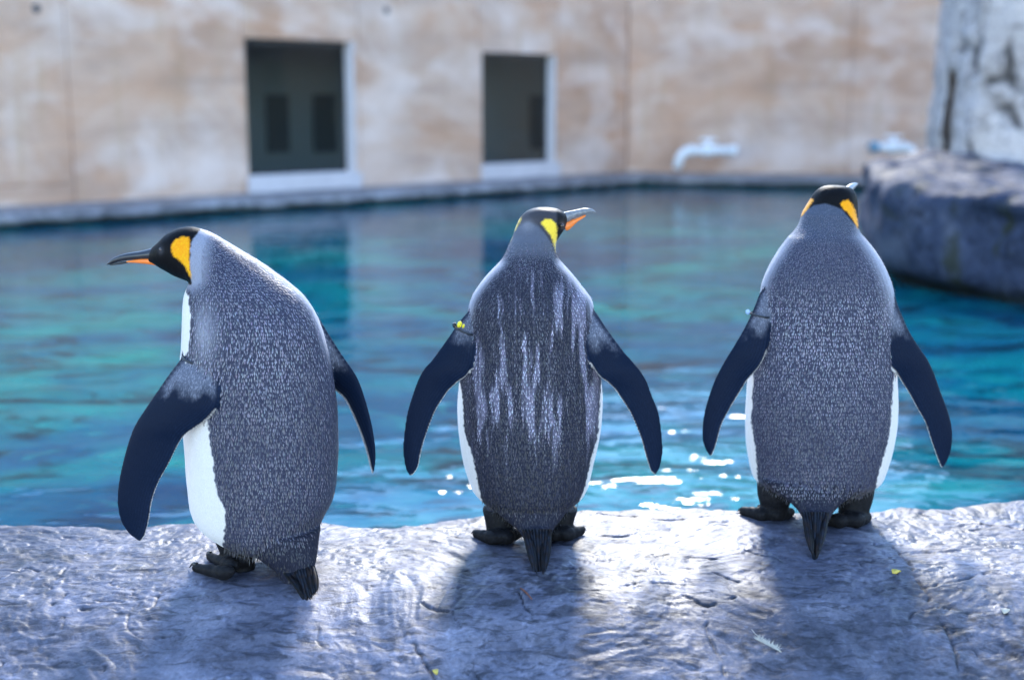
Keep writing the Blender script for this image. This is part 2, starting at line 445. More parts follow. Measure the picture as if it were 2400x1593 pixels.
def crack_mask(x, y):
    """0..1 along the fissures drawn above and a net of finer random ones"""
    p = np.stack([x, y, np.zeros_like(x)], 1); m = np.zeros(len(x))
    wob = 0.010 * fbm(p * 22, 2, 88)
    brk = sstep(-0.55, -0.1, fbm(p * 9, 2, 89))
    for poly in CRACKS:
        pts = np.array([PG(u, v, 0.0) for u, v in poly]); best = np.full(len(x), 9.0)
        lo, hi = pts[:, :2].min(0) - 0.03, pts[:, :2].max(0) + 0.03
        ii = np.where((x > lo[0]) & (x < hi[0]) & (y > lo[1]) & (y < hi[1]))[0]
        if not len(ii): continue
        bb = np.full(len(ii), 9.0)
        for a, b in zip(pts[:-1, :2], pts[1:, :2]):
            ab = b - a; t = np.clip(((x[ii] - a[0]) * ab[0] + (y[ii] - a[1]) * ab[1]) / (ab @ ab), 0, 1)
            bb = np.minimum(bb, np.hypot(x[ii] + wob[ii] - a[0] - t * ab[0], y[ii] + wob[ii] - a[1] - t * ab[1]))
        m[ii] = np.maximum(m[ii], np.exp(-(bb / 0.0036) ** 2) * (0.35 + 0.65 * brk[ii]))
    w = p + 0.05 * np.stack([fbm(p * 6, 3, 31), fbm(p * 6, 3, 35), np.zeros_like(x)], 1)
    for sc, sd, pw in (((4, 13, 1), 101, 0.016), ((13, 26, 1), 127, 0.035)):
        n = np.abs(vnoise(w * np.array(sc), sd)); gate = sstep(0.12, 0.42, vnoise(p * 4.2 + sd, sd + 3))
        m = np.maximum(m, (0.5 if sd == 101 else 0.65) * sstep(pw * 1.6, pw * 0.3, n) * gate * sstep(-0.1, 0.3, vnoise(p * 17, sd + 9)))
    return m
def ledge_height(x, y, ye):
    p = np.stack([x, y, np.zeros_like(x)], 1)
    warp = np.stack([fbm(p * 3, 2, 50), fbm(p * 3, 2, 60), np.zeros_like(x)], 1) * 0.12
    q = p + warp
    h = 0.012 * fbm(p * 1.7, 3, 1) + 0.007 * (fbm(q * 5.0, 3, 5)) - 0.006
    wr = ridge(q * np.array([7, 15, 1]), 4, 9) - 0.72           # slaty wrinkles
    h += 0.007 * wr
    h += 0.0032 * fbm(q * 26, 3, 21) + 0.0016 * fbm(q * 75, 2, 33)
    pits = np.clip(ridge(q * np.array([11, 13, 1]), 2, 77) - 0.90, 0, 1)
    h -= 0.035 * pits
    cm = crack_mask(x, y)
    h -= 0.006 * cm
    k = np.ones(len(x))
    for s in SPOTS: k = np.minimum(k, 1 - 0.93 * np.exp(-(((x - s[0]) ** 2 + (y - s[1]) ** 2) / 0.055 ** 2)))
    h *= k
    dd = np.clip(3.0 - y + 0.04 * fbm(p * 1.3, 2, 8), 0, 3)             # rounds over and falls away toward the viewer
    h -= np.where(dd < 0.30, 0.36 / 0.6 * dd * dd, 0.054 + 0.36 * (dd - 0.30))
    h -= 0.020 * np.exp(-(ye - y) / 0.03) * k + 0.0 * y            # rounded lip
    return h
nx, ny = 1100, 400
xs = np.linspace(-2.15, 2.15, nx); ye = np.interp(xs, EP[:, 0], EP[:, 1])
ye = ye + 0.012 * fbm(np.stack([xs * 14, xs * 0, xs * 0], 1), 3, 3)
tj = np.linspace(0, 1, ny)
X = np.repeat(xs[None], ny, 0); Y = 1.9 + (ye[None] - 1.9) * tj[:, None]
Z = ledge_height(X.ravel(), Y.ravel(), np.repeat(ye[None], ny, 0).ravel()).reshape(ny, nx)
rows = [np.stack([X, Y, Z], 2).reshape(-1, 3)]
for k in range(1, 15):                                            # the face that drops into the pool
    f = k / 14
    yy = ye + 0.03 * math.sin(f * 1.5) + 0.05 * fbm(np.stack([xs * 5, xs * 0 + f * 4, xs * 0], 1), 3, 12) * f
    rows.append(np.stack([xs, yy, Z[-1] - 4.3 * f ** 2.4 - 0.01 * f], 1))
LV = np.vstack(rows)
ledge = mesh_obj('rock_ledge', LV, grid_faces(nx, ny + 14), M['ledge'])
cc = 1.0 - 0.0 * LV[:, 2]
st = np.clip(ridge(LV * np.array([5, 9, 3]), 3, 41) - 0.55, 0, 1) * 1.6
mot = sstep(0.05, 0.32, fbm(LV * np.array([16, 22, 10]) + 0.6 * np.stack([fbm(LV * 5, 2, 7)] * 3, 1), 4, 131, 0.62))      # dark mineral mottling
spk = sstep(0.30, 0.55, fbm(LV * 70, 2, 141))
tone = np.clip(0.95 + 0.5 * st + 0.30 * fbm(LV * 2.2, 3, 91) + 0.35 * spk, 0.4, 1.9) * (1 - 0.62 * mot * sstep(-0.35, 0.25, fbm(LV * 1.6, 2, 151))) * (1 - 0.80 * crack_mask(LV[:, 0], LV[:, 1]))
wet = sstep(WATER_Z + 0.10, WATER_Z + 0.02, LV[:, 2])
C = np.stack([0.98 * tone * (1 - 0.6 * wet), 0.97 * tone * (1 - 0.5 * wet), 1.04 * tone * (1 - 0.6 * wet)], 1)
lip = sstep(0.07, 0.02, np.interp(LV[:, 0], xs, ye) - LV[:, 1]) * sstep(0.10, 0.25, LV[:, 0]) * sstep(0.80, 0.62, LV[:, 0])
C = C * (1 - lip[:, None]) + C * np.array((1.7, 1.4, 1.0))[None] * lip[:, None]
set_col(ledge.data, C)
tag(ledge, kind='structure')
# coarse continuation beside and behind the view
def flank(name, x0, x1, y0, y1):
    n = 40; a = np.linspace(x0, x1, n); b = np.linspace(y0, y1, n); X, Y = np.meshgrid(a, b); p = np.stack([X.ravel(), Y.ravel(), 0 * X.ravel()], 1)
    p[:, 2] = 0.03 * fbm(p * 1.7, 3, 1) - 0.075 - 0.36 * np.clip(2.8 - p[:, 1], 0, 3) - 4.3 * sstep(y1 - 0.25, y1, p[:, 1])
    o = mesh_obj(name, p, grid_faces(n, n), M['ledge']); set_col(o.data, np.ones((len(p), 3)) * 0.95); return tag(o, kind='structure')
flank('rock_ledge', -12, -2.14, 1.9, 3.7); flank('rock_ledge', 2.14, 12, 1.9, 3.75)

def ledge_z(x, y):
    e = np.interp(x, EP[:, 0], EP[:, 1]); return float(ledge_height(np.array([x]), np.array([y]), np.array([e]))[0])

# ------------------------------------------------------------------ walls behind the pool
WA = np.array((-6.3, 15.75)); WB = np.array((2.1, 23.8)); WBASE = -0.14; WTOP = 4.3
dW = (WB - WA) / np.linalg.norm(WB - WA); LW = np.linalg.norm(WB - WA)
def s_at(u):      # distance along the left wall where the direction u meets it
    k = (u - 1200) / F_PX * math.cos(0) ; 
    # solve WA + s dW  with x/y' = k, y' measured along the view axis (level part)
    return (k * WA[1] - WA[0]) / (dW[0] - k * dW[1])
def z_at(s, v):
    y = WA[1] + s * dW[1]; return CAM_H + (240 - v) / F_PX * y
def panel(name, parent, s0, s1, z0, z1, hole=None, depth=0.30, j=0.005):
    s0 += j; s1 -= j; z0 += j; z1 -= j
    V, Fc = [], []
    def q(a): 
        k = len(V); V.extend(a); Fc.append(tuple(range(k, k + len(a))))
    o = [(s0, z0), (s1, z0), (s1, z1), (s0, z1)]
    def fr(p, y=0.0): return (p[0], y, p[1])
    bev = 0.007
    ob = [(s0 + bev, z0 + bev), (s1 - bev, z0 + bev), (s1 - bev, z1 - bev), (s0 + bev, z1 - bev)]
    for k in range(4):
        a, b = o[k], o[(k + 1) % 4]
        q([fr(a, depth), fr(b, depth), fr(b, bev), fr(a, bev)])
        q([fr(a, bev), fr(b, bev), fr(ob[(k + 1) % 4]), fr(ob[k])])
    if hole is None: q([fr(p) for p in ob])
    else:
        a0, a1, c0, c1 = hole; h = [(a0, c0), (a1, c0), (a1, c1), (a0, c1)]
        for k in range(4):
            q([fr(ob[k]), fr(ob[(k + 1) % 4]), fr(h[(k + 1) % 4]), fr(h[k])])
            q([fr(h[k]), fr(h[(k + 1) % 4]), fr(h[(k + 1) % 4], depth), fr(h[k], depth)])
    return mesh_obj(name, V, Fc, M['concrete'], parent, False)

wall = empty('concrete_wall', (WA[0], WA[1], 0), math.atan2(dW[1], dW[0]))
tag(wall, 'tan board-formed concrete wall with two dark viewing windows beyond the pool', 'wall')
s1, s2, s3, s4, s5 = s_at(180), s_at(582), s_at(848), s_at(1122), s_at(1304)
win = []
for ua, ub, va, vb in ((588, 838, 95, 413), (1131, 1301, 127, 386)):
    a, b = s_at(ua), s_at(ub); win.append((a, b, z_at(a, vb), z_at(a, va)))
zl = z_at(s1, 425)
panel('panel', wall, -9.0, -4.0, WBASE - 0.4, WTOP); panel('panel', wall, -4.0, s1, WBASE - 0.4, zl); panel('panel', wall, -4.0, s1, zl, WTOP)
panel('panel', wall, s1, s2, WBASE - 0.4, WTOP)
panel('panel', wall, s2, s3, WBASE - 0.4, WTOP, win[0])
panel('panel', wall, s3, s4, WBASE - 0.4, WTOP)
panel('panel', wall, s4, s5, WBASE - 0.4, WTOP, win[1])
panel('panel', wall, s5, LW, WBASE - 0.4, WTOP)
mesh_obj('coping', *box(-9.05, LW + 0.1, -0.06, 0.36, WTOP - 0.004, WTOP + 0.14), M['concrete'], wall, False)
# joint filler strips a little behind the faces
for s in (-4.0, s1, s2, s3, s4, s5):
    mesh_obj('joint', *box(s - 0.03, s + 0.03, 0.035, 0.10, WBASE - 0.38, WTOP - 0.02), M['concrete'], wall, False)
mesh_obj('joint', *box(-3.95, s1 - 0.04, 0.035, 0.10, zl - 0.03, zl + 0.03), M['concrete'], wall, False)
for k in (-2.6, s3 + 0.55, s1 - 0.35):                       # tie-bolt holes
    n = 20; th = np.arange(n) * 2 * math.pi / n
    zc = 2.25 if k != s3 + 0.55 else z_at(k, 35)
    V = [(k + 0.055 * math.cos(a), -0.003, zc + 0.055 * math.sin(a)) for a in th] + [(k, 0.0, zc)]
    mesh_obj('tie_hole', V, [(i, (i + 1) % n, n) for i in range(n)], M['seal'], wall, False)
for a, b, c, d in win:
    D = 0.24
    w = mesh_obj('window', *merge([box(a + 0.002, a + 0.05, D - 0.06, D, c + 0.002, d - 0.002), box(b - 0.05, b - 0.002, D - 0.06, D, c + 0.002, d - 0.002),
                                   box(a + 0.05, b - 0.05, D - 0.06, D, c + 0.002, c + 0.05), box(a + 0.05, b - 0.05, D - 0.06, D, d - 0.07, d - 0.002)]), M['seal'], wall, False)
    mesh_obj('pane', *box(a + 0.045, b - 0.045, D - 0.035, D - 0.02, c + 0.045, d - 0.06), M['glass'], w, False)
    mesh_obj('reveal', *merge([box(b - 0.045, b - 0.003, 0.004, D - 0.062, c + 0.02, d - 0.003), box(a + 0.01, b - 0.05, 0.004, D - 0.062, c - 0.02 + 0.022, c + 0.025)]), M['frame'], w, False)
    mesh_obj('sill', *box(a - 0.04, b + 0.05, -0.07, 0.003, WBASE - 0.3, c + 0.012), M['frame'], w, False)
# room behind the windows
a, b = win[0][0] - 1.2, win[1][1] + 4.2
rm = [box(a, b, 3.6, 3.75, -0.6, 2.6), box(a, b, 0.32, 3.6, -0.6, -0.5), box(a, b, 0.32, 3.6, 2.5, 2.6), box(a, a + 0.1, 0.32, 3.6, -0.5, 2.5), box(b - 0.1, b, 0.32, 3.6, -0.5, 2.5)]
mesh_obj('room', *merge(rm), M['room'], wall, False)
def through(u, v, yl):          # where the direction u, v meets a level yl behind the wall face (wall-local s, z)
    d = ray(u, v); nb = np.array((-dW[1], dW[0])); t = (yl + (WA @ nb)) / (d[:2] @ nb); p = CAM + d * t; return (p[:2] - WA) @ dW, p[2]
for ua, ub, va, vb in ((630, 676, 222, 358), (741, 788, 222, 358), (1245, 1290, 225, 350)):
    (sa, za), (sb, zb) = through(ua, vb, 3.55), through(ub, va, 3.55)
    mesh_obj('doorway', *box(sa, sb, 3.55, 3.598, za, zb), M['roomdark'], wall, False)

WC = np.array((23.1, 18.37)); d2 = (WC - WB) / np.linalg.norm(WC - WB); L2 = np.linalg.norm(WC - WB)  # carried on past the view to block sky reflected in the windows
mesh_obj('corner', *box(LW - 0.2, LW + 0.5, 0.03, 0.6, WBASE - 0.39, WTOP - 0.01), M['concrete'], wall, False)
wall2 = empty('concrete_wall', (WB[0] + 0.012, WB[1], 0), math.atan2(d2[1], d2[0]))
tag(wall2, 'blank orange-tan concrete wall carrying the white pipes', 'wall')
sj = 0.0
k = (1978 - 1200) / F_PX
sj = (k * WB[1] - WB[0]) / (d2[0] - k * d2[1])
for a, b in ((0.0, sj), (sj, sj + 4.2), (sj + 4.2, sj + 9.5), (sj + 9.5, L2)): panel('panel', wall2, a, b, WBASE - 0.4, WTOP)
mesh_obj('joint', *box(sj - 0.03, sj + 0.03, 0.035, 0.10, WBASE - 0.38, WTOP - 0.02), M['concrete'], wall2, False)
mesh_obj('coping', *box(0.05, L2 + 0.1, -0.06, 0.36, WTOP - 0.004, WTOP + 0.14), M['concrete'], wall2, False)

# ------------------------------------------------------------------ rock rim round the pool
def rim(p0, p1, inward, name, seed, n=420):
    prof = [(-0.02, WBASE), (0.25, WBASE + 0.0), (0.55, WBASE - 0.005), (0.78, WBASE - 0.012), (0.88, WBASE - 0.04), (0.93, WBASE - 0.10), (0.92, WBASE - 0.16), (0.86, WBASE - 0.21), (0.84, WBASE - 0.3), (0.9, WBASE - 4.3)]
    prof = catmull(np.array(prof), 4)
    t = np.linspace(0, 1, n); base = p0[None] + (p1 - p0)[None] * t[:, None]
    V = []
    for a, z in prof:
        xy = base + inward[None] * a
        q = np.stack([xy[:, 0], xy[:, 1], np.full(n, z)], 1)
        e = sstep(0.3, 0.85, a)
        amt = (0.16 * fbm(q * 0.9, 3, seed) + 0.06 * fbm(q * 4, 3, seed + 3)) * e
        q[:, 0] += inward[0] * amt; q[:, 1] += inward[1] * amt
        q[:, 2] += 0.035 * fbm(q * 2.5, 3, seed + 7) * sstep(0.0, 0.2, a)
        V.append(q)
    V = np.vstack(V); o = mesh_obj(name, V, grid_faces(n, len(prof)), M['rim'])
    low = sstep(WATER_Z + 0.12, WATER_Z + 0.045, V[:, 2] + 0.05 * fbm(V * 3, 3, 5))
    C = np.stack([1 - 0.90 * low, 1 - 0.84 * low, 1 - 0.88 * low], 1)
    set_col(o.data, C); tag(o, kind='structure'); return o
nA = np.array((dW[1], -dW[0])); nB = np.array((d2[1], -d2[0]))
rim(WA - dW * 9, WB + dW * 0.6, nA, 'pool_rim', 11); rim(WB - d2 * 0.6, WC, nB, 'pool_rim', 31)

# ------------------------------------------------------------------ boulder and sculpted tower on the right
def extruded(poly, z0, z1, taper):
    n = len(poly); c = np.mean(poly, 0)
    V = [(c[0] + (p[0] - c[0]) * s, c[1] + (p[1] - c[1]) * s, z) for z, s in ((z0, taper[0]), (z1, taper[1])) for p in poly]
    Fc = [(i, (i + 1) % n, n + (i + 1) % n, n + i) for i in range(n)] + [tuple(range(n))[::-1], tuple(range(n, 2 * n))]
    return np.array(V), Fc
poly = [(3.05, 10.3), (3.3, 9.55), (3.62, 8.95), (4.3, 7.6), (5.6, 5.6), (8.5, 5.2), (9, 14.5), (5.5, 14.3), (3.75, 13.6), (3.3, 12.0)]
me = remeshed(*extruded(poly, -1.60, 0.50, (1.0, 1.0)), 0.045, 22, 0.7)
V = mverts(me); N = mnormals(me)
top = sstep(0.25, 0.45, V[:, 2])
amt = 0.17 * fbm(V * 1.1, 3, 4) + 0.12 * (ridge(V * np.array([2.5, 2.5, 3.5]), 4, 8) - 0.7) + 0.02 * fbm(V * 9, 3, 15)
und = np.exp(-((V[:, 2] - (WATER_Z + 0.01)) / 0.10) ** 2)
V = V + N * (amt - 0.16 * und)[:, None]
V[:, 2] -= 0.05 * top * np.clip(1 - (V[:, 1] - 8.0) / 5.0, 0, 1)
set_verts(me, V)
bo = link('boulder', me, M['boulder'])
low = sstep(WATER_Z + 0.13, WATER_Z + 0.05, V[:, 2] + 0.04 * fbm(V * 3, 3, 5))
set_col(me, np.stack([1 - 0.92 * low, 1 - 0.86 * low, 1 - 0.92 * low], 1))
tag(bo, 'broad flat-topped grey boulder rising from the pool beside the wall', 'boulder')

poly = [(4.82, 14.5), (4.94, 13.95), (5.6, 13.7), (7.6, 13.2), (9.5, 14.0), (9.5, 17.5), (5.6, 17.0), (5.1, 15.6)]
me = remeshed(*extruded(poly, -0.6, 3.9, (1.0, 0.97)), 0.05, 8, 0.6)
V = mverts(me); N = mnormals(me)
q = V * np.array([1.0, 1.0, 0.42])
cr = np.clip(ridge(q * 1.9 + 0.5 * np.stack([fbm(V * 1.2, 3, 71)] * 3, 1), 2, 55) - 0.86, 0, 1) / 0.14
amt = 0.20 * fbm(q * 1.2, 3, 14) + 0.05 * fbm(V * 5, 3, 25) - 0.10 * cr
u, v = proj(V)
slot = (u > 2212) & (u < 2240) & (v > 174) & (v < 420) & (V[:, 1] < 15.0) & (N[:, 1] < 0)
V = V + N * amt[:, None]; V[slot] += np.array((0.12, 0.55, 0.0))
set_verts(me, V)
tw = link('rock_tower', me, M['tower'])
dk = 1 - 0.80 * sstep(0.18, 0.6, cr + 0.30 * fbm(V * 3.5, 3, 19)) * sstep(-0.35, 0.0, fbm(V * 0.9, 2, 29))
set_col(me, np.stack([dk, dk, dk], 1))
tag(tw, 'tall pale sculpted rock tower with dark fissures and a narrow slot', 'rock')

# ------------------------------------------------------------------ white pipes on the far wall
def pipe_thing(u0, u1, v, elbow, label):
    d = 22.3 if elbow < 0 else 21.6
    k = d / F_PX
    root = empty('pvc_pipe', tuple(P((u0 + u1) / 2, v + 40, d)))
    tag(root, label, 'pipe', 'white pipe fittings')
    ln = (u1 - u0) * k; r = 0.075 * d / 22.4; z = 40 * k
    def put(name, pts, rad, m, par=root, n=20):
        V, Fc = tube(pts, rad, n); return mesh_obj(name, V, Fc, M[m], par)
    xa, xb = -ln / 2, ln / 2
    e = elbow
    xe = e * (ln / 2 - 0.18)
    main = put('pipe', [(-xe * 1.0 - e * 0.18, 0, z), (0, 0, z), (xe, 0, z)], r, 'pvc')
    arc = [(xe + e * 0.20 * math.sin(t), 0, z - 0.20 * (1 - math.cos(t))) for t in np.linspace(0, 1.35, 10)]
    last = arc[-1]; arc.append((last[0] + e * 0.04, 0, last[2] - 0.16))
    put('elbow', arc, r * 1.02, 'pvc')
    put('collar', [(xe - 0.05, 0, z), (xe + 0.05, 0, z)], r * 1.25, 'pvc')
    put('collar', [(-xe - e * 0.20, 0, z), (-xe - e * 0.08, 0, z)], r * 1.3, 'blue' if e > 0 else 'pvc')
    vb = put('valve_body', [(-e * 0.12, 0, z), (-e * 0.06, 0, z), (e * 0.06, 0, z), (e * 0.12, 0, z)], [r * 1.05, r * 1.45, r * 1.45, r * 1.05], 'pvc')
    put('valve_stem', [(0, 0, z + r), (0, 0, z + r * 2.4)], r * 0.4, 'pvc', vb)
    put('valve_handle', [(-0.14, 0, z + r * 2.4), (0.14, 0, z + r * 2.4)], r * 0.35, 'pvc', vb)
    put('wall_stub', [(-xe * 0.9, 0.0, z), (-xe * 0.9, 0.9, z)], r * 0.9, 'pvc')
    return root
pipe_thing(1594, 1722, 354, -1, 'white plastic pipe fitting on bare concrete wall between the window and the boulder')
pipe_thing(2042, 2140, 346, 1, 'white plastic pipe fitting with blue collar beside the pale rock tower')

# ------------------------------------------------------------------ penguins
NAVY = np.array((0.032, 0.034, 0.058)); BLACK = np.array((0.005, 0.005, 0.006)); WHITE = np.array((0.66, 0.615, 0.575))
YEL = np.array((0.80, 0.31, 0.006)); NAPE = np.array((0.20, 0.215, 0.27)); SLATE = np.array((0.024, 0.030, 0.048)); FOOT = np.array((0.010, 0.010, 0.012))
FLIP = np.array((0.0035, 0.0085, 0.023)); PALE = np.array((0.30, 0.305, 0.36))

def stations(rows, Yc, n=48, sub=5, expo=2.0):
    """rows: (uL, vL, uR, vR, depth radius, depth offset)"""
    Ls = [P(r[0], r[1], Yc + r[5]) for r in rows]; Rs = [P(r[2], r[3], Yc + r[5]) for r in rows]
    return loft(Ls, Rs, [r[4] for r in rows], n, sub, expo=expo)
def flipper_loft(rows, Y0):
    """rows: (leading u, v, trailing u, v, half thickness, dY leading, dY trailing)"""
    Ls = [P(r[0], r[1], Y0 + r[5]) for r in rows]; Rs = [P(r[2], r[3], Y0 + r[6]) for r in rows]
    return loft(Ls, Rs, [r[4] for r in rows], 32, 5, expo=1.75)
def leg_loft(rows, Yc):
    return stations(rows, Yc, 28, 4, 2.3)
def toe_loft(a, b, r0, r1, seed=0):
    a = np.array(a, float); b = np.array(b, float); pts = []; rad = []
    for t in np.linspace(0, 1, 14):
        p = a + (b - a) * t; kn = 0.0022 * math.cos(t * 20) * (1 - t)
        r = (r0 + (r1 - r0) * t + kn) * min(1.0, 0.25 + 5.5 * t); p[2] = max(r * 0.80, a[2] * (1 - t) ** 2) - 0.004; pts.append(p); rad.append(r)
    tip = pts[-1] + (b - a) / np.linalg.norm(b - a) * r1 * 0.7; tip[2] -= r1 * 0.3
    pts.append(tip); rad.append(r1 * 0.45)
    return tube(pts, rad, 14)
def claw_mesh(a, b, r):
    a = np.array(a, float); b = np.array(b, float); d = (b - a) / np.linalg.norm(b - a); pts = []; rad = []
    for t in np.linspace(0, 1, 7):
        p = b + d * (t * 0.024 - 0.004); p[2] = 0.013 + 0.003 * math.sin(t * 3) - 0.012 * t * t; pts.append(p); rad.append(r * (1 - 0.85 * t))
    return tube(pts, rad, 10)

def build_penguin(spec):
    parts, ids = [], []
    for pid, lf in spec['lofts']:
        parts.append(lf); ids += [pid] * len(lf[0])
    V0, F0 = merge(parts)
    ids = np.array(ids)
    kd = kdtree.KDTree(len(V0))
    for i, p in enumerate(V0): kd.insert(p, i)
    kd.balance()
    me = remeshed(V0, F0, 0.0032, 7, 0.5)
    V = mverts(me); N = mnormals(me)
    pid = np.array([ids[kd.find(p)[1]] for p in V])
    base = np.array(spec['base'])
    u, v = proj(V)
    toc = CAM[None] - V; toc /= np.linalg.norm(toc, axis=1)[:, None]
    facing = (N * toc).sum(1)
    C = spec['paint'](u, v, V, N, facing, pid)
    # ruffle the coat very slightly
    am = 0.0010 * fbm(V * np.array([60, 60, 22]), 3, 3) * (pid == 0)
    V2 = V + N * am[:, None]
    root = empty('king_penguin', tuple(base)); tag(root, spec['label'], 'penguin', 'king penguins on the rock ledge')
    set_verts(me, V2 - base); set_col(me, C)
    body = link('body', me, M['skin'], root)
    # feather tips
    fV, fC = feathers(me, V2, N, u, v, facing, pid, spec)
    n = len(fV) // 4
    fm = bpy.data.meshes.new('feather_tips')
    fm.vertices.add(len(fV)); fm.vertices.foreach_set('co', (fV - base).astype(np.float32).ravel())
    fm.loops.add(n * 4); fm.loops.foreach_set('vertex_index', np.arange(n * 4, dtype=np.int32))
    fm.polygons.add(n); fm.polygons.foreach_set('loop_start', np.arange(n, dtype=np.int32) * 4)
    try: fm.polygons.foreach_set('loop_total', np.full(n, 4, dtype=np.int32))
    except Exception: pass
    fm.update(calc_edges=True); fm.validate()
    set_col(fm, fC)
    tag(link('feather_tips', fm, M['fluff'], root, False), kind='stuff')
    return root, base

def feathers(me, V, N, u, v, facing, pid, spec):
    nf = len(me.polygons); a = np.empty(nf * 4, np.int32)
    me.polygons.foreach_get('vertices', a); q = a.reshape(-1, 4)
    cen = V[q].mean(1); nr = N[q].mean(1); nr /= np.linalg.norm(nr, axis=1)[:, None]
    uu, vv, ff = u[q].mean(1), v[q].mean(1), facing[q].mean(1); pp = pid[q[:, 0]]
    dens, tone = spec['feather'](uu, vv, cen, nr, ff, pp)
    cov = pp == 3; dens = np.where(cov, 1.0, dens); tone = np.where(cov, spec['covert'](vv), tone)
    flp = ((pp == 1) | (pp == 2)) & (ff > 0.15); dens = np.where(flp, 0.0, dens)
    # one tip per cell of a staggered lattice laid over the coat, so that the tips lie in even rows
    sz0 = spec['size'](uu, vv); cw, ch = 4.3, 7.2
    perm = rng.permutation(nf)
    perm = perm[dens[perm] > 0]
    vg = np.arange(380.0, 1500.0, 0.5); sg = spec['size'](0 * vg + 1000.0, vg); S = np.cumsum(0.5 / (ch * sg))
    sv = np.interp(vv[perm], vg, S); r_ = np.floor(sv).astype(int)
    lvl = np.interp(np.interp(r_ + 0.5, S, vg), vg, sg)
    c_ = np.floor(uu[perm] / (cw * lvl) + 0.5 * (r_ % 2) + 0.35 * vnoise(np.stack([uu[perm] / 9, vv[perm] / 9, 0 * uu[perm]], 1), 31)).astype(int)
    fr = np.abs(sv % 1 - 0.5) * ch + np.abs((uu[perm] / (cw * lvl) + 0.5 * (r_ % 2)) % 1 - 0.5) * cw
    od = np.argsort(fr + rng.random(len(fr)) * 1.6, kind='stable'); perm = perm[od]; r_, c_, lvl = r_[od], c_[od], lvl[od]
    key = r_ * 100003 + c_
    _, first = np.unique(key, return_index=True)
    idx = perm[first]; n = len(idx)
    isf = flp[idx]
    c = cen[idx] + (rng.random((n, 3)) - 0.5) * 0.0032; nn = nr[idx]
    fl = spec['flow'](uu[idx], vv[idx])                       # flow in world x,z
    d = np.stack([fl[:, 0], 0 * fl[:, 0] - 0.05, fl[:, 1]], 1) + rng.normal(0, 0.10, (n, 3))
    d -= nn * (d * nn).sum(1)[:, None]; d /= np.linalg.norm(d, axis=1)[:, None] + 1e-9
    s = np.cross(nn, d)
    sz = spec['size'](uu[idx], vv[idx]) * (0.8 + 0.4 * rng.random(n))
    sz = sz * np.where(isf, 0.62, 1.0)
    L = 0.0104 * sz; Wd = 0.00115 * sz * (0.8 + 0.5 * rng.random(n))
    lift = 0.0008 + 0.0013 * rng.random(n)
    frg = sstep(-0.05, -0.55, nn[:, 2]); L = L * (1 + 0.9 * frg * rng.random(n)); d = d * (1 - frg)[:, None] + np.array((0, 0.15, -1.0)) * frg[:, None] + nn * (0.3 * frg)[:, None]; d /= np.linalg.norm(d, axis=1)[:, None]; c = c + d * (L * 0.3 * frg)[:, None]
    p0 = c - d * (L * 0.5)[:, None] - nn * 0.0006
    p2 = c + d * (L * 0.5)[:, None] + nn * lift[:, None]
    m = c + d * (L * 0.12)[:, None] + nn * (lift * 0.75)[:, None]
    p1 = m + s * Wd[:, None]; p3 = m - s * Wd[:, None]
    FV = np.stack([p0, p1, p2, p3], 1).reshape(-1, 3)
    t = 0.85 * tone[idx] * (0.7 + 0.5 * rng.random(n))
    tint = np.array((1.03, 0.98, 1.22))[None] * (1 + 0.05 * rng.normal(0, 1, (n, 3)))
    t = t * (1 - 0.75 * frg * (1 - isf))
    tint = np.where(isf[:, None], np.array((0.42, 0.85, 1.75))[None], tint)
    C = np.repeat(t[:, None] * tint, 4, 0)
    C.reshape(-1, 4, 3)[:, 0] *= 0.35
    return FV, np.clip(C, 0, 0.9)

def along(vk, uk, v): return np.interp(v, vk, uk)
def blend(C, m, c): return C * (1 - m[:, None]) + np.asarray(c)[None] * m[:, None]
def soft_poly(u, v, poly, e=1.8):
    m = np.zeros(len(u)); u = u + 1.6 * vnoise(np.stack([u / 3.1, v / 3.1, 0 * u], 1), 5); v = v + 1.6 * vnoise(np.stack([u / 3.1, v / 3.1, 0 * u + 9], 1), 6)
    for k in range(6):
        a = k * math.pi / 3; m += poly_in(u + e * math.cos(a), v + e * math.sin(a), poly)
    return m / 6
def crop(pts, x0, y0, sc): return [(x0 + x / sc, y0 + y / sc) for x, y in pts]

def common(root, base, bill, tail, eyes, band, claws):
    for k, (nm, mesh, mat, sub) in enumerate(bill):
        par = root if sub is None else sub_obj[sub]
        o = mesh_obj(nm, mesh[0] - base, mesh[1], M[mat], par); sub_obj[nm] = o
    for lf in tail:
        V, Fc, C = lf; o = mesh_obj('tail_feather', V - base, Fc, M['tail'], root); set_col(o.data, C)
    for c, r in eyes:
        V, Fc = tube([np.array(c) + np.array((0, 0, 1)) * r * math.cos(t) for t in np.linspace(0, math.pi, 9)], [max(r * math.sin(t), 1e-4) for t in np.linspace(0, math.pi, 9)], 16)
        mesh_obj('eye', V - base, Fc, M['eye'], root)
    for a, b, r in claws:
        V, Fc = claw_mesh(a, b, r); mesh_obj('claw', V - base, Fc, M['claw'], root)
    if band: band(root, base)
sub_obj = {}

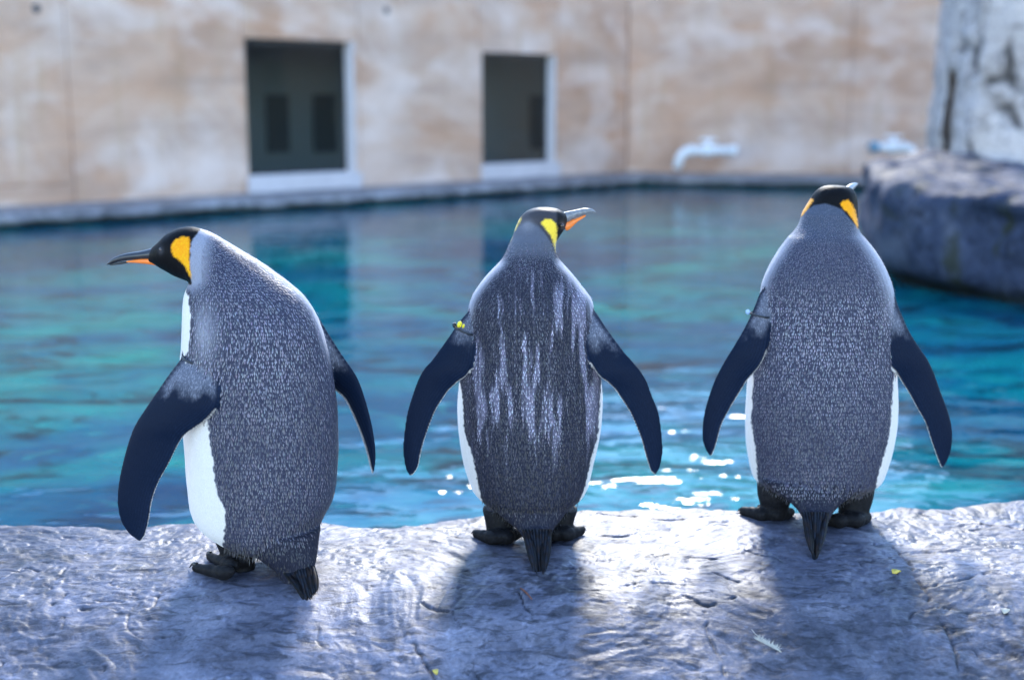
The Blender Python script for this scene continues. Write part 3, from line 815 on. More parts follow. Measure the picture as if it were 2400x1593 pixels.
def tail_fan(rootL, rootR, tip, Yb, Yt, n=9, spread=1.0, tipw=16, seed=1):
    """stiff pointed quills from a base line to the tip; rootL, rootR, tip in measured directions"""
    out = []; rr = random.Random(seed)
    for k in range(n):
        f = (k + 0.5) / n; o = abs(f - 0.5) * 2
        bu = rootL[0] + (rootR[0] - rootL[0]) * f; bv = rootL[1] + (rootR[1] - rootL[1]) * f
        tu = tip[0] + (f - 0.5) * tipw * spread + rr.uniform(-2, 2); tv = tip[1] - 26 * o ** 1.5 - rr.uniform(0, 10)
        a = P(bu, bv, Yb - 0.012 * (1 - o)); b = P(tu, tv, Yt - 0.006 * (1 - o))
        d = (b - a); L = np.linalg.norm(d); d /= L; s = np.array((1.0, 0, 0)); s -= d * (s @ d); s /= np.linalg.norm(s); nn = np.cross(d, s)
        if nn[1] > 0: nn = -nn
        m = 14; V = []; Fc = []; C = []
        w0 = 0.0068
        for i in range(m):
            t = i / (m - 1); w = w0 * (0.75 + 0.5 * math.sin(t * 2.2)) * (1 - t ** 5) + 0.0006
            c = a + d * L * t + nn * (0.004 * math.sin(t * 3.1))
            ro = 0.0016 * (1 - 0.6 * t)
            V += [c - s * w, c - s * w * 0.4 + nn * ro * 0.6, c + nn * ro * 2, c + s * w * 0.4 + nn * ro * 0.6, c + s * w, c - nn * 0.001]
            g = (0.007 + 0.005 * rr.random()); brown = np.array((1.1, 0.85, 0.85)) if rr.random() < 0.35 else np.array((0.8, 0.95, 1.35))
            for cc in (0.7, 1.0, 2.6, 1.0, 0.7, 0.5): C.append(brown * g * cc)
        Fc = grid_faces(6, m, True) + [(0, 1, 2, 3, 4, 5), tuple((m - 1) * 6 + i for i in (5, 4, 3, 2, 1, 0))]
        out.append((np.array(V), Fc, np.array(C)))
    return out
def ring_band(a, b, thick, Y, root, base, mat='band'):
    """a flat strap round the flipper: a, b the two ends in measured directions"""
    A, B = P(a[0], a[1], Y), P(b[0], b[1], Y); c = (A + B) / 2; s = (B - A) / 2; r = np.linalg.norm(s); s /= r; d = np.array((0, 1.0, 0)); d -= s * (d @ s); d /= np.linalg.norm(d)
    up = np.cross(s, d); V = []; n = 40
    for i in range(n):
        th = 2 * math.pi * i / n; p = c + s * (r * math.cos(th)) + d * (thick * math.sin(th)); o = s * math.cos(th) + d * math.sin(th)
        for e, g in ((-0.0026, 0.0), (0.0026, 0.0), (0.0026, 0.0016), (-0.0026, 0.0016)): V.append(p + up * e + o * g)
    Fc = []
    for i in range(n):
        for k in range(4):
            a_, b_ = i * 4 + k, i * 4 + (k + 1) % 4; c_, d_ = ((i + 1) % n) * 4 + (k + 1) % 4, ((i + 1) % n) * 4 + k; Fc.append((a_, b_, c_, d_))
    return mesh_obj('flipper_band', np.array(V) - base, Fc, M[mat], root), A, B
def rounded_box(c, sx, sy, sz, rx=0.0, ry=0.0):
    bm = bmesh.new(); bmesh.ops.create_cube(bm, size=1.0)
    bmesh.ops.scale(bm, vec=(sx, sy, sz), verts=bm.verts); bmesh.ops.bevel(bm, geom=bm.edges[:], offset=min(sx, sy, sz) * 0.25, segments=2, affect='EDGES')
    bmesh.ops.rotate(bm, matrix=Matrix.Rotation(ry, 3, 'Y'), verts=bm.verts)
    V = np.array([v.co[:] for v in bm.verts]) + np.array(c); Fc = [tuple(v.index for v in f.verts) for f in bm.faces]; bm.free(); return V, Fc

# ================= middle penguin
Y2 = 3.26
torso2 = [(1205, 1196, 1290, 1196, .05, -.01), (1176, 1192, 1314, 1192, .085, -.005), (1152, 1184, 1335, 1184, .108, 0), (1134, 1172, 1352, 1172, .125, .003), (1119, 1158, 1366, 1158, .14, .006), (1102, 1134, 1379, 1134, .152, .012),
          (1084, 1073, 1394, 1073, .16, .016), (1075, 1012, 1407, 1012, .162, .018), (1072, 950, 1412, 950, .16, .018), (1077, 890, 1409, 890, .156, .016), (1086, 830, 1402, 830, .15, .012), (1093, 780, 1397, 780, .142, .006),
          (1097, 730, 1393, 730, .132, 0), (1104, 700, 1386, 700, .124, 0), (1121, 670, 1364, 670, .114, .002), (1145, 640, 1340, 640, .102, .006), (1172, 612, 1315, 612, .088, .010), (1185, 592, 1304, 592, .078, .014), (1194, 570, 1304, 570, .071, .02),
          (1202, 552, 1314, 550, .064, .026), (1207, 536, 1325, 535, .060, .03), (1214, 520, 1329, 520, .056, .032), (1221, 507, 1328, 507, .052, .032), (1231, 497, 1321, 497, .045, .032), (1245, 490, 1307, 490, .034, .032), (1262, 486.5, 1288, 486.5, .016, .032)]
flL2 = [(1118, 712, 1160, 770, .022, 0, .0), (1096, 730, 1128, 790, .020, -.02, -.03), (1076, 754, 1116, 812, .018, -.035, -.06), (1061, 775, 1112, 838, .016, -.04, -.07), (1040, 805, 1106, 862, .014, -.045, -.07), (1012, 843, 1093, 882, .013, -.05, -.07), (992, 866, 1074, 895, .0125, -.05, -.065),
        (977, 895, 1054, 914, .012, -.05, -.06), (965, 930, 1040, 933, .011, -.05, -.06), (954, 966, 1020, 966, .010, -.05, -.06), (946, 1021, 999, 1021, .009, -.05, -.06), (944.5, 1058, 988, 1060, .008, -.05, -.06), (949, 1091, 981, 1093, .006, -.05, -.06), (955, 1106, 972, 1108, .004, -.05, -.06), (961, 1114, 964, 1115, .002, -.05, -.06)]
flR2 = [(1372, 712, 1330, 770, .022, 0, .0), (1394, 728, 1362, 780, .020, -.02, -.03), (1408, 748, 1369, 800, .018, -.035, -.06), (1424, 772, 1374, 828, .016, -.04, -.07), (1460, 820, 1390, 862, .014, -.045, -.07), (1488, 852, 1404, 882, .013, -.05, -.07),
        (1506, 875, 1424, 897, .0125, -.05, -.065), (1519, 900, 1441, 914, .012, -.05, -.06), (1529, 928, 1452, 930, .011, -.05, -.06), (1544, 966, 1476, 967, .010, -.05, -.06), (1552, 1021, 1500, 1023, .009, -.05, -.06), (1553, 1064, 1512, 1066, .008, -.05, -.06), (1546, 1096, 1522, 1098, .006, -.05, -.06), (1540, 1106, 1528, 1107, .004, -.05, -.06), (1536, 1112, 1533, 1112, .002, -.05, -.06)]
tailb2 = [(1140, 1165, 1345, 1165, .07, -.055), (1158, 1190, 1332, 1190, .062, -.07), (1180, 1213, 1318, 1213, .052, -.085), (1204, 1232, 1303, 1232, .040, -.105), (1220, 1250, 1293, 1250, .027, -.128), (1230, 1272, 1287, 1272, .014, -.155), (1237, 1298, 1281, 1298, .005, -.185)]
legL2 = [(1130, 1190, 1215, 1190, .05, .02), (1137, 1222, 1206, 1222, .036, .0), (1140, 1252, 1205, 1252, .034, -.005), (1135, 1272, 1208, 1272, .046, .008), (1136, 1284, 1208, 1284, .048, .012), (1148, 1292, 1199, 1292, .034, .012)]
legR2 = [(1270, 1190, 1355, 1190, .05, .02), (1280, 1222, 1345, 1222, .036, .0), (1284, 1247, 1342, 1247, .034, .0), (1280, 1265, 1345, 1265, .046, .012), (1282, 1277, 1344, 1277, .048, .014), (1294, 1284, 1335, 1284, .034, .014)]
def toes(cx, cy, dirs, L=0.13, r0=0.0185, r1=0.010):
    out = []
    for a in dirs:
        t = R(a); out.append(((cx + 0.010 * math.sin(t), cy, 0.028), (cx + L * math.sin(t), cy + L * math.cos(t), 0.012)))
    return out, r0, r1
def ground_pt(u, v): return PG(u, v, 0.0)
hl2 = ground_pt(1172, 1284); hr2 = ground_pt(1312, 1276)
T2 = [toes(hl2[0], hl2[1] + 0.03, (-46, -6, 36), 0.088, 0.021, 0.013), toes(hr2[0], hr2[1] + 0.03, (-32, 8, 44), 0.088, 0.021, 0.013)]
Yel2 = crop([(1160, 205), (1190, 181), (1230, 177), (1265, 198), (1285, 240), (1287, 300), (1280, 370), (1276, 445), (1262, 380), (1240, 310), (1200, 258), (1165, 215)], 920, 460, 3.336)
Yel2b = crop([(1012, 165), (985, 185), (935, 220), (920, 262), (958, 266), (980, 225)], 920, 460, 3.336)
def in_window(u, v, poly): return soft_poly(u, v, poly)
def streak2(u, v):
    uw = u + 3.0 * vnoise(np.stack([u / 25, v / 30, u * 0], 1), 2)
    st = 0.75 * vnoise(np.stack([uw / 10.5, v / 120, u * 0], 1), 44) + 0.40 * vnoise(np.stack([uw / 4.6, v / 60, u * 0 + 5], 1), 45) + 0.35 * vnoise(np.stack([u / 70, v / 180, u * 0 + 3], 1), 12) + 0.22 * np.exp(-((u - 1270) / 75) ** 2) - 0.10
    return sstep(0.0, 0.55, st) * sstep(600, 700, v) * sstep(1150, 960, v) * sstep(1085, 1130, u) * sstep(1415, 1385, u)
def paint2(u, v, V, N, f, pid):
    n = len(u); C = np.repeat(NAVY[None], n, 0); A = np.full(n, 0.12)
    torso = pid == 0
    lb = along([600, 880, 920, 1012, 1042, 1073, 1134, 1180, 1211, 1300], [900, 1074, 1083, 1088, 1098, 1110, 1119, 1131, 1141, 1150], v)
    rb = along([600, 880, 920, 1012, 1042, 1073, 1134, 1180, 1211, 1300], [1600, 1412, 1408, 1402, 1396, 1386, 1373, 1356, 1341, 1330], v)
    jag = 2.5 * vnoise(V * 150, 4)
    w = np.maximum(sstep(1.5, -1.5, u + jag - lb), sstep(-1.5, 1.5, u + jag - rb)) * (f > -0.05)
    far = sstep(0.0, -0.12, f) * sstep(650, 700, v) * (sstep(0, 6, np.minimum(u - 1068, 1416 - u)) )
    w = np.maximum(w, far) * torso
    sh = torso * sstep(790, 690, v) * sstep(0.62, 0.15, f) * sstep(596, 625, v)  # shoulder edges paled to paint in the sun's rim light
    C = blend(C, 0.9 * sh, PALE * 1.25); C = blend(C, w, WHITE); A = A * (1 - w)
    C = C * np.where(torso & (v > 600), 0.62, 1.0)[:, None]
    C = blend(C, 0.50 * streak2(u, v) * torso * (f > 0), (0.23, 0.215, 0.30)); C = blend(C, w, WHITE); C = blend(C, 0.9 * sh, PALE * 1.25)
    # head
    head = sstep(622, 578, v) * torso
    hd = np.repeat(np.array((0.045, 0.043, 0.05))[None], n, 0)
    nape = sstep(-4, 6, v - np.interp(u, [1190, 1225, 1240, 1262, 1276, 1290, 1303], [540, 525, 518, 530, 545, 565, 590])) * sstep(1300, 1290, u)
    nape = np.maximum(nape, sstep(585, 592, v) * (u < 1300))
    hd = blend(hd, nape, (0.085, 0.095, 0.125)); 
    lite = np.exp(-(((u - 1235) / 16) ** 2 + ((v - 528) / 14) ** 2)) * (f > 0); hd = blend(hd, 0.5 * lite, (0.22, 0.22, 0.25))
    face = sstep(1301, 1309, u); hd = blend(hd, face, BLACK * 1.6)
    C = C * (1 - head[:, None]) + hd * head[:, None]
    y = soft_poly(u, v, Yel2) * (f > -0.2) + soft_poly(u, v, Yel2b) * 1.0
    far_y = ((f < 0.05) & (u < 1236) & (v > 512) & (v < 575))
    y = np.clip(y + far_y, 0, 1) * torso; C = blend(C, y, (0.80, 0.55, 0.05)); A = A * (1 - head) * (1 - y) 
    cap = np.exp(-(((u - 1318) / 5) ** 2 + ((v - 528) / 8) ** 2)) * torso; C = blend(C, 0.6 * cap, (0.16, 0.12, 0.12))
    return finish_paint(C, A, u, v, V, N, f, pid, (flL2, flR2), ((1076, 765), (1408, 775)))
def finish_paint(C, A, u, v, V, N, f, pid, fls, patch):
    for k, rows in ((1, fls[0]), (2, fls[1])):
        m = (pid == k); C[m] = FLIP; A[m] = 0.0
        lead = np.array([(r[0], r[1]) for r in rows]); trail = np.array([(r[2], r[3]) for r in rows])
        tr = catmull(trail, 8); dist = np.full(len(u), 999.0); ii = np.where(m)[0]
        d = np.hypot(u[ii][:, None] - tr[None, :, 0], v[ii][:, None] - tr[None, :, 1]).min(1)
        below = v[ii] > patch[k - 1][1] + 70
        w = sstep(4.2, 1.2, d) * below * (f[ii] < 0.85) * (0.5 + 0.5 * (vnoise(V[ii] * 260, 7) > -0.25))
        back = sstep(0.1, -0.1, f[ii])                                   # pale underside
        w = np.maximum(w * 0.9, back * sstep(4, 8, np.hypot(u[ii][:, None] - catmull(lead, 6)[None, :, 0], v[ii][:, None] - catmull(lead, 6)[None, :, 1]).min(1)))
        C[ii] = blend(C[ii], w, WHITE)
        rows_ = 0.5 + 0.5 * np.sin(d * 0.95)                             # rows of scale-like feathers along the trailing edge
        C[ii] += (np.array((0.010, 0.016, 0.034))[None] * (rows_ * np.exp(-d / 26) * (0.6 + 0.4 * vnoise(V[ii] * 220, 17)))[:, None]) * (1 - w)[:, None]
        # grey shoulder patch running down onto the flipper
        px, py = patch[k - 1]; dn = (v[ii] - py) + 16 * vnoise(V[ii] * 38, 9) + 7 * vnoise(V[ii] * 140, 19)
        g = sstep(52, 4, dn) * (f[ii] > 0) * sstep(2, 16, np.hypot(u[ii][:, None] - catmull(lead, 4)[None, :, 0], v[ii][:, None] - catmull(lead, 4)[None, :, 1]).min(1)) * sstep(2, 18, d)
        C[ii] = blend(C[ii], 0.75 * g, (0.13, 0.14, 0.18)); A[ii] = 0.5 * g
    m = pid == 4; C[m] = FOOT * (1 + 0.5 * vnoise(V[m] * 320, 6))[:, None]; A[m] = 0
    m = pid == 3; C[m] = NAVY * 0.5; A[m] = 0.06
    return np.hstack([C, A[:, None]])
def feather2(u, v, c, nr, f, pid):
    d = ((pid == 0) & (v > 568) & (u < 1400)).astype(float)
    lb = along([600, 880, 920, 1012, 1042, 1073, 1134, 1180, 1211, 1300], [900, 1074, 1083, 1088, 1098, 1110, 1119, 1131, 1141, 1150], v) + 3
    rb = along([600, 880, 920, 1012, 1042, 1073, 1134, 1180, 1211, 1300], [1600, 1412, 1408, 1402, 1396, 1386, 1373, 1356, 1341, 1330], v) - 3
    d *= (f > -0.15) * (u > lb) * (u < rb); d *= sstep(1250, 1200, v) * 0.7 + 0.3
    d *= sstep(570, 585, v)
    q = np.stack([u / 13, v / 190, u * 0], 1); streak = np.clip(streak2(u, v) + 0.12 * rng.normal(0, 1, len(u)) * (streak2(u, v) > 0.02), 0, 1)
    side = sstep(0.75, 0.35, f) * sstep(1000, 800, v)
    tone = 0.06 + 0.085 * sstep(0.05, 0.5, fbm(q * 2.2, 2, 9)) + 0.50 * streak + 0.26 * side + 0.10 * sstep(680, 600, v)  # side and upper tips brightened, rim light put into their colour
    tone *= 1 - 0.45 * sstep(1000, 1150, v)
    return d * (1 + 1.4 * streak), tone
lofts2 = [(0, stations(torso2, Y2)), (1, flipper_loft(flL2, Y2)), (2, flipper_loft(flR2, Y2)), (3, stations(tailb2, Y2, 32)), (4, leg_loft(legL2, Y2 - 0.03)), (4, leg_loft(legR2, Y2 - 0.02))]
claws2 = []
for tt, r0, r1 in T2:
    for a, b in tt: lofts2.append((4, toe_loft(a, b, r0, r1))); claws2.append((a, b, 0.006))
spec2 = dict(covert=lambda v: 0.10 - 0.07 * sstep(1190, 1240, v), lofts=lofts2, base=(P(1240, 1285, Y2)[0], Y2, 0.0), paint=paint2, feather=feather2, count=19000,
             flow=lambda u, v: np.stack([(u - 1245) / 900.0 * sstep(760, 600, v), -np.ones_like(u)], 1), size=lambda u, v: 0.6 + 0.4 * sstep(590, 760, v),
             label='penguin with pale streaks down its dark back and a yellow clip on one flipper')
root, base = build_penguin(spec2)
yb = Y2 + 0.035
def bill_loft(rows, Yb, slope, b0, n=20):
    Ls = [P(r[0], r[1], Yb + slope * k / (len(rows) - 1)) for k, r in enumerate(rows)]; Rs = [P(r[2], r[3], Yb + slope * k / (len(rows) - 1)) for k, r in enumerate(rows)]
    bs = [b0 * (1 - 0.85 * k / (len(rows) - 1)) for k in range(len(rows))]
    return loft(Ls, Rs, bs, n, 4)
up2 = [(1316, 499, 1322, 527), (1325, 496.5, 1329, 524), (1340, 493.5, 1344, 513), (1355, 490.5, 1359, 507), (1370, 488, 1373, 503), (1384, 489, 1385, 499.5), (1391, 492, 1391, 498), (1396, 497, 1395.5, 499.5)]
lo2 = [(1322, 520, 1326, 541), (1331, 519, 1333, 539), (1341, 515, 1344, 529), (1352, 511, 1355, 519), (1362, 507, 1364.5, 513), (1372, 503, 1373, 507)]
up2 = bill_loft(up2, yb, 0.03, 0.013); lo2 = bill_loft(lo2, yb - 0.004, 0.022, 0.013)
def band2(root, base):
    bd, A, B = ring_band((1063, 764), (1116, 785), 0.024, Y2 - 0.045, root, base)
    c = P(1077, 760, Y2 - 0.073); V, Fc = rounded_box(c, 0.011, 0.010, 0.016, ry=0.35); mesh_obj('clip', V - base, Fc, M['yclip'], bd)
    c = P(1086, 764, Y2 - 0.074); V, Fc = rounded_box(c, 0.006, 0.008, 0.010, ry=0.35); mesh_obj('clip', V - base, Fc, M['yclip'], bd)
    c = P(1065, 761, Y2 - 0.062); V, Fc = rounded_box(c, 0.010, 0.012, 0.011, ry=0.4); mesh_obj('buckle', V - base, Fc, M['band'], bd)
common(root, base, [('bill', up2, 'greybill', None), ('bill_plate', lo2, 'orange', 'bill')], tail_fan((1225, 1240), (1292, 1240), (1266, 1367), Y2 - 0.150, Y2 - 0.310, 9, 1.0, 26, 3),
       [(P(1317, 529, Y2 - 0.012), 0.0055)], band2, claws2)

# ================= right penguin
Y3 = 3.40
torso3 = [(1868, 1156, 1968, 1158, .05, -.015), (1838, 1151, 1998, 1152, .085, -.01), (1808, 1144, 2022, 1145, .11, -.005), (1785, 1135, 2042, 1136, .125, 0), (1773, 1125, 2058, 1126, .138, .003), (1765, 1115, 2067, 1115, .15, .008), (1757, 1084, 2079, 1084, .158, .012), (1750, 1038, 2091, 1038, .165, .015), (1748, 992, 2099, 992, .168, .016),
          (1751, 931, 2101, 931, .166, .016), (1755, 885, 2099, 885, .162, .015), (1764, 830, 2097, 830, .155, .012), (1773, 780, 2096, 780, .148, .008), (1779, 730, 2096, 730, .142, .003), (1784, 680, 2092, 680, .134, 0), (1792, 650, 2083, 650, .128, 0),
          (1806, 620, 2070, 620, .12, .002), (1824, 590, 2052, 590, .108, .006), (1845, 560, 2029, 560, .095, .01), (1860, 545, 2015, 545, .086, .014), (1871, 530, 2010, 530, .078, .018), (1877, 515, 2009, 515, .072, .022), (1881, 500, 2009, 500, .067, .026), (1889, 485, 2009, 485, .063, .03), (1898, 470, 2009, 470, .059, .032),
          (1907, 455, 2006, 455, .053, .032), (1916, 445, 2000, 445, .044, .032), (1928, 438, 1990, 438, .032, .032), (1942, 434.5, 1968, 434.5, .016, .032)]
flL3 = [(1815, 668, 1860, 730, .022, 0, 0), (1786, 678, 1822, 745, .020, -.02, -.03), (1770, 713, 1806, 775, .018, -.035, -.06), (1761, 734, 1802, 800, .016, -.04, -.07), (1743, 770, 1795, 830, .014, -.045, -.07), (1722, 806, 1783, 855, .013, -.05, -.07), (1701, 840, 1768, 874, .0125, -.05, -.065), (1681, 876, 1752, 892, .012, -.05, -.06),
        (1666, 912, 1736, 918, .011, -.05, -.06), (1654, 950, 1716, 950, .010, -.05, -.06), (1646, 992, 1694, 992, .009, -.05, -.06), (1646, 1029, 1683, 1030, .008, -.05, -.06), (1653, 1052, 1676, 1053, .006, -.05, -.06), (1660, 1063, 1671, 1064, .004, -.05, -.06), (1665, 1069, 1667, 1069, .002, -.05, -.06)]
flR3 = [(2068, 668, 2020, 730, .022, 0, 0), (2092, 682, 2058, 748, .020, -.02, -.03), (2103, 712, 2066, 775, .018, -.035, -.06), (2112, 734, 2068, 800, .016, -.04, -.07), (2130, 773, 2076, 832, .014, -.045, -.07), (2154, 812, 2086, 858, .013, -.05, -.07), (2175, 842, 2100, 874, .0125, -.05, -.065), (2190, 874, 2110, 892, .012, -.05, -.06),
        (2204, 914, 2127, 918, .011, -.05, -.06), (2220, 956, 2148, 956, .010, -.05, -.06), (2230, 992, 2168, 992, .009, -.05, -.06), (2233, 1028, 2180, 1029, .008, -.05, -.06), (2228, 1060, 2191, 1061, .006, -.05, -.06), (2218, 1084, 2200, 1085, .004, -.05, -.06), (2209, 1095, 2206, 1095, .002, -.05, -.06)]
tailb3 = [(1785, 1120, 2040, 1120, .08, -.06), (1806, 1142, 2018, 1142, .07, -.078), (1832, 1162, 1992, 1162, .058, -.096), (1857, 1182, 1967, 1182, .044, -.120), (1875, 1204, 1950, 1204, .029, -.150), (1885, 1230, 1939, 1230, .016, -.182), (1893, 1264, 1930, 1264, .006, -.215)]
legL3 = [(1775, 1125, 1870, 1125, .06, .02), (1776, 1160, 1858, 1160, .046, .0), (1782, 1186, 1848, 1186, .036, -.005), (1774, 1208, 1848, 1208, .046, .008), (1772, 1224, 1848, 1224, .050, .010), (1786, 1236, 1836, 1236, .036, .010)]
legR3 = [(1955, 1128, 2050, 1128, .06, .02), (1962, 1168, 2044, 1168, .046, .0), (1966, 1198, 2036, 1198, .036, -.015), (1958, 1222, 2038, 1222, .046, -.015), (1957, 1238, 2038, 1238, .050, -.015), (1972, 1250, 2024, 1250, .036, -.015)]
hl3 = ground_pt(1808, 1228); hr3 = ground_pt(1998, 1243)
T3 = [toes(hl3[0], hl3[1] + 0.03, (-46, -4, 54), 0.085, 0.023, 0.014), toes(hr3[0], hr3[1] + 0.03, (-56, 4, 46), 0.090, 0.023, 0.014)]
Yel3L = crop([(955, 190), (930, 182), (880, 245), (848, 300), (846, 335), (870, 318), (905, 270), (945, 218)], 1620, 410, 3.336)
Yel3R = crop([(1166, 225), (1185, 203), (1220, 197), (1250, 215), (1275, 260), (1294, 320), (1306, 380), (1300, 425), (1278, 372), (1240, 312), (1190, 266)], 1620, 410, 3.336)
W3v = [600, 860, 885, 931, 992, 1038, 1084, 1130, 1150, 1300]; W3l = [1500, 1762, 1767, 1763, 1761, 1769, 1773, 1776, 1778, 1790]
W3v2 = [600, 860, 900, 992, 1054, 1100, 1145, 1176, 1300]; W3r = [2300, 2099, 2093, 2088, 2076, 2061, 2052, 2043, 2030]
def paint3(u, v, V, N, f, pid):
    n = len(u); C = np.repeat((NAVY * 1.15)[None], n, 0); A = np.full(n, 0.18); torso = pid == 0
    lb = along(W3v, W3l, v); rb = along(W3v2, W3r, v); jag = 2.5 * vnoise(V * 150, 4)
    w = np.maximum(sstep(1.5, -1.5, u + jag - lb), sstep(-1.5, 1.5, u + jag - rb)) * (f > -0.05)
    far = sstep(0.0, -0.12, f) * sstep(600, 660, v) * sstep(0, 6, np.minimum(u - 1745, 2104 - u))
    w = np.maximum(w, far) * torso
    sh = torso * sstep(800, 640, v) * sstep(0.75, 0.25, f) * sstep(520, 560, v)  # rim light painted as paler shoulder edges
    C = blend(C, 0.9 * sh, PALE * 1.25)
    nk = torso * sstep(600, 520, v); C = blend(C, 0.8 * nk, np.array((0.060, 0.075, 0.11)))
    sidek = nk * sstep(0.6, 0.2, f); C = blend(C, 0.6 * sidek, PALE * 0.8)  # nape edges paled too, as painted rim light
    C = blend(C, w, WHITE); A = A * (1 - w) * (1 - 0.5 * nk)
    x5 = 1620 + np.array([860, 905, 960, 1050, 1130, 1180, 1230, 1290, 1310]) / 3.336; y5 = 410 + np.array([330, 275, 238, 224, 250, 272, 330, 400, 425]) / 3.336
    blk = sstep(2, -2, v - np.interp(u, x5, y5)) * torso * (v < 545)
    blk = np.maximum(blk, torso * (f < -0.05) * sstep(560, 540, v))
    C = blend(C, blk, BLACK); A = A * (1 - blk)
    y = np.clip(soft_poly(u, v, Yel3L) + soft_poly(u, v, Yel3R), 0, 1) * torso * (f > -0.45); C = blend(C, y, YEL); A = A * (1 - y)
    brown = torso * sstep(1120, 1170, v) * (1 - w) * sstep(0.75, 0.4, f); C = blend(C, 0.5 * brown, (0.10, 0.075, 0.065))
    return finish_paint(C, A, u, v, V, N, f, pid, (flL3, flR3), ((1770, 748), (2108, 752)))
def feather3(u, v, c, nr, f, pid):
    lb = along(W3v, W3l, v) + 3; rb = along(W3v2, W3r, v) - 3
    d = ((pid == 0) & (v > 505) & (f > -0.15) & (u > lb) & (u < rb)).astype(float)
    y5 = np.interp(u, 1620 + np.array([860, 905, 960, 1050, 1130, 1180, 1230, 1290, 1310]) / 3.336, 410 + np.array([330, 275, 238, 224, 250, 272, 330, 400, 425]) / 3.336)
    d *= sstep(6, 26, v - y5); d *= sstep(1200, 1165, v) * 0.8 + 0.2
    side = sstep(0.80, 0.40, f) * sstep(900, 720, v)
    tone = 0.20 + 0.10 * fbm(np.stack([u / 60, v / 80, u * 0], 1), 3, 3) + 0.16 * sstep(640, 760, v) * sstep(1000, 800, v) + 0.20 * side  # paler tips at the sides and upper back paint in the light
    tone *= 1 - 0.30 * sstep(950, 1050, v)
    return d * (1 + 0.8 * side), tone
lofts3 = [(0, stations(torso3, Y3)), (1, flipper_loft(flL3, Y3)), (2, flipper_loft(flR3, Y3)), (3, stations(tailb3, Y3, 32)), (4, leg_loft(legL3, Y3 - 0.02)), (4, leg_loft(legR3, Y3 - 0.03))]
claws3 = []
for tt, r0, r1 in T3:
    for a, b in tt: lofts3.append((4, toe_loft(a, b, r0, r1))); claws3.append((a, b, 0.0065))
spec3 = dict(covert=lambda v: 0.24 - 0.20 * sstep(1150, 1190, v), lofts=lofts3, base=(P(1920, 1250, Y3)[0], Y3, 0.0), paint=paint3, feather=feather3, count=21000,
             flow=lambda u, v: np.stack([(u - 1935) / 600.0 * sstep(780, 600, v), -np.ones_like(u)], 1), size=lambda u, v: 0.55 + 0.5 * sstep(540, 760, v),
             label='penguin with evenly grey-flecked back and black head facing the wall, nearest the boulder')
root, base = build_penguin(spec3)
b0_, b1_ = P(1966, 476, Y3 + 0.05), P(2010, 431, Y3 + 0.165)
pts = [b0_ + (b1_ - b0_) * t + np.array((0, 0, 0.010)) * math.sin(t * math.pi) for t in np.linspace(0, 1, 12)]
b3 = tube(pts, [0.018, 0.017, 0.016, 0.0145, 0.013, 0.0115, 0.0105, 0.0095, 0.0085, 0.007, 0.005, 0.002], 16)
pl = tube([p + np.array((0, 0, -0.006)) for p in pts[2:8]], [0.011, 0.012, 0.0115, 0.010, 0.007, 0.003], 14)
def band3(root, base):
    bd, A, B = ring_band((1758, 733), (1804, 743), 0.024, Y3 - 0.045, root, base)
    V, Fc = rounded_box(P(1753, 731, Y3 - 0.048), 0.011, 0.012, 0.013); mesh_obj('bead', V - base, Fc, M['bclip'], bd)
common(root, base, [('bill', b3, 'greybill', None), ('bill_plate', pl, 'orange', 'bill')], tail_fan((1880, 1200), (1942, 1200), (1909, 1324), Y3 - 0.175, Y3 - 0.328, 9, 1.0, 20, 5), [], band3, claws3)

# ================= left penguin
Y1 = 3.04
torso1 = [(600, 1285, 668, 1296, .05, -.01), (560, 1276, 706, 1284, .09, -.01), (529, 1264, 733, 1266, .115, -.005), (501, 1248, 746, 1240, .135, 0), (470, 1225, 762, 1205, .15, .005), (450, 1189, 780, 1170, .16, .01), (442, 1125, 788, 1128, .168, .012), (437, 1061, 792, 1060, .17, .012), (433, 1010, 792, 1005, .168, .012),
          (428, 950, 789, 950, .165, .01), (425, 890, 781, 890, .16, .008), (425, 841, 770, 832, .152, .004), (428, 800, 757, 782, .144, 0), (429, 757, 744, 746, .134, 0), (430, 718, 725, 712, .122, .004), (434, 688, 698, 682, .112, .008), (441, 669, 652, 645, .098, .014), (446, 662, 604, 611, .086, .02),
          (441, 658, 552, 580, .074, .026), (429, 654, 502, 549, .064, .03), (413, 648, 470, 536, .056, .032), (396, 639, 440, 531, .052, .034), (381, 630, 412, 537, .047, .036), (369, 623, 391, 548, .040, .038), (358, 617, 372, 566, .030, .04), (349, 613, 356, 581, .018, .042)]
flL1 = [(446, 785, 520, 830, .026, .0, .0), (430, 832, 512, 858, .024, -.05, -.10), (399, 873, 514, 905, .020, -.075, -.14), (367, 918, 508, 952, .017, -.085, -.15), (341, 956, 478, 988, .015, -.09, -.14), (319, 990, 444, 1012, .014, -.09, -.13), (303, 1027, 424, 1033, .013, -.09, -.12), (287, 1084, 398, 1084, .012, -.09, -.115), (277, 1136, 371, 1134, .011, -.09, -.11),
        (275, 1182, 357, 1176, .010, -.09, -.11), (284, 1222, 350, 1219, .008, -.09, -.11), (302, 1249, 342, 1250, .006, -.09, -.11), (318, 1261, 336, 1262, .004, -.09, -.11), (329, 1267, 332, 1267, .002, -.09, -.11)]
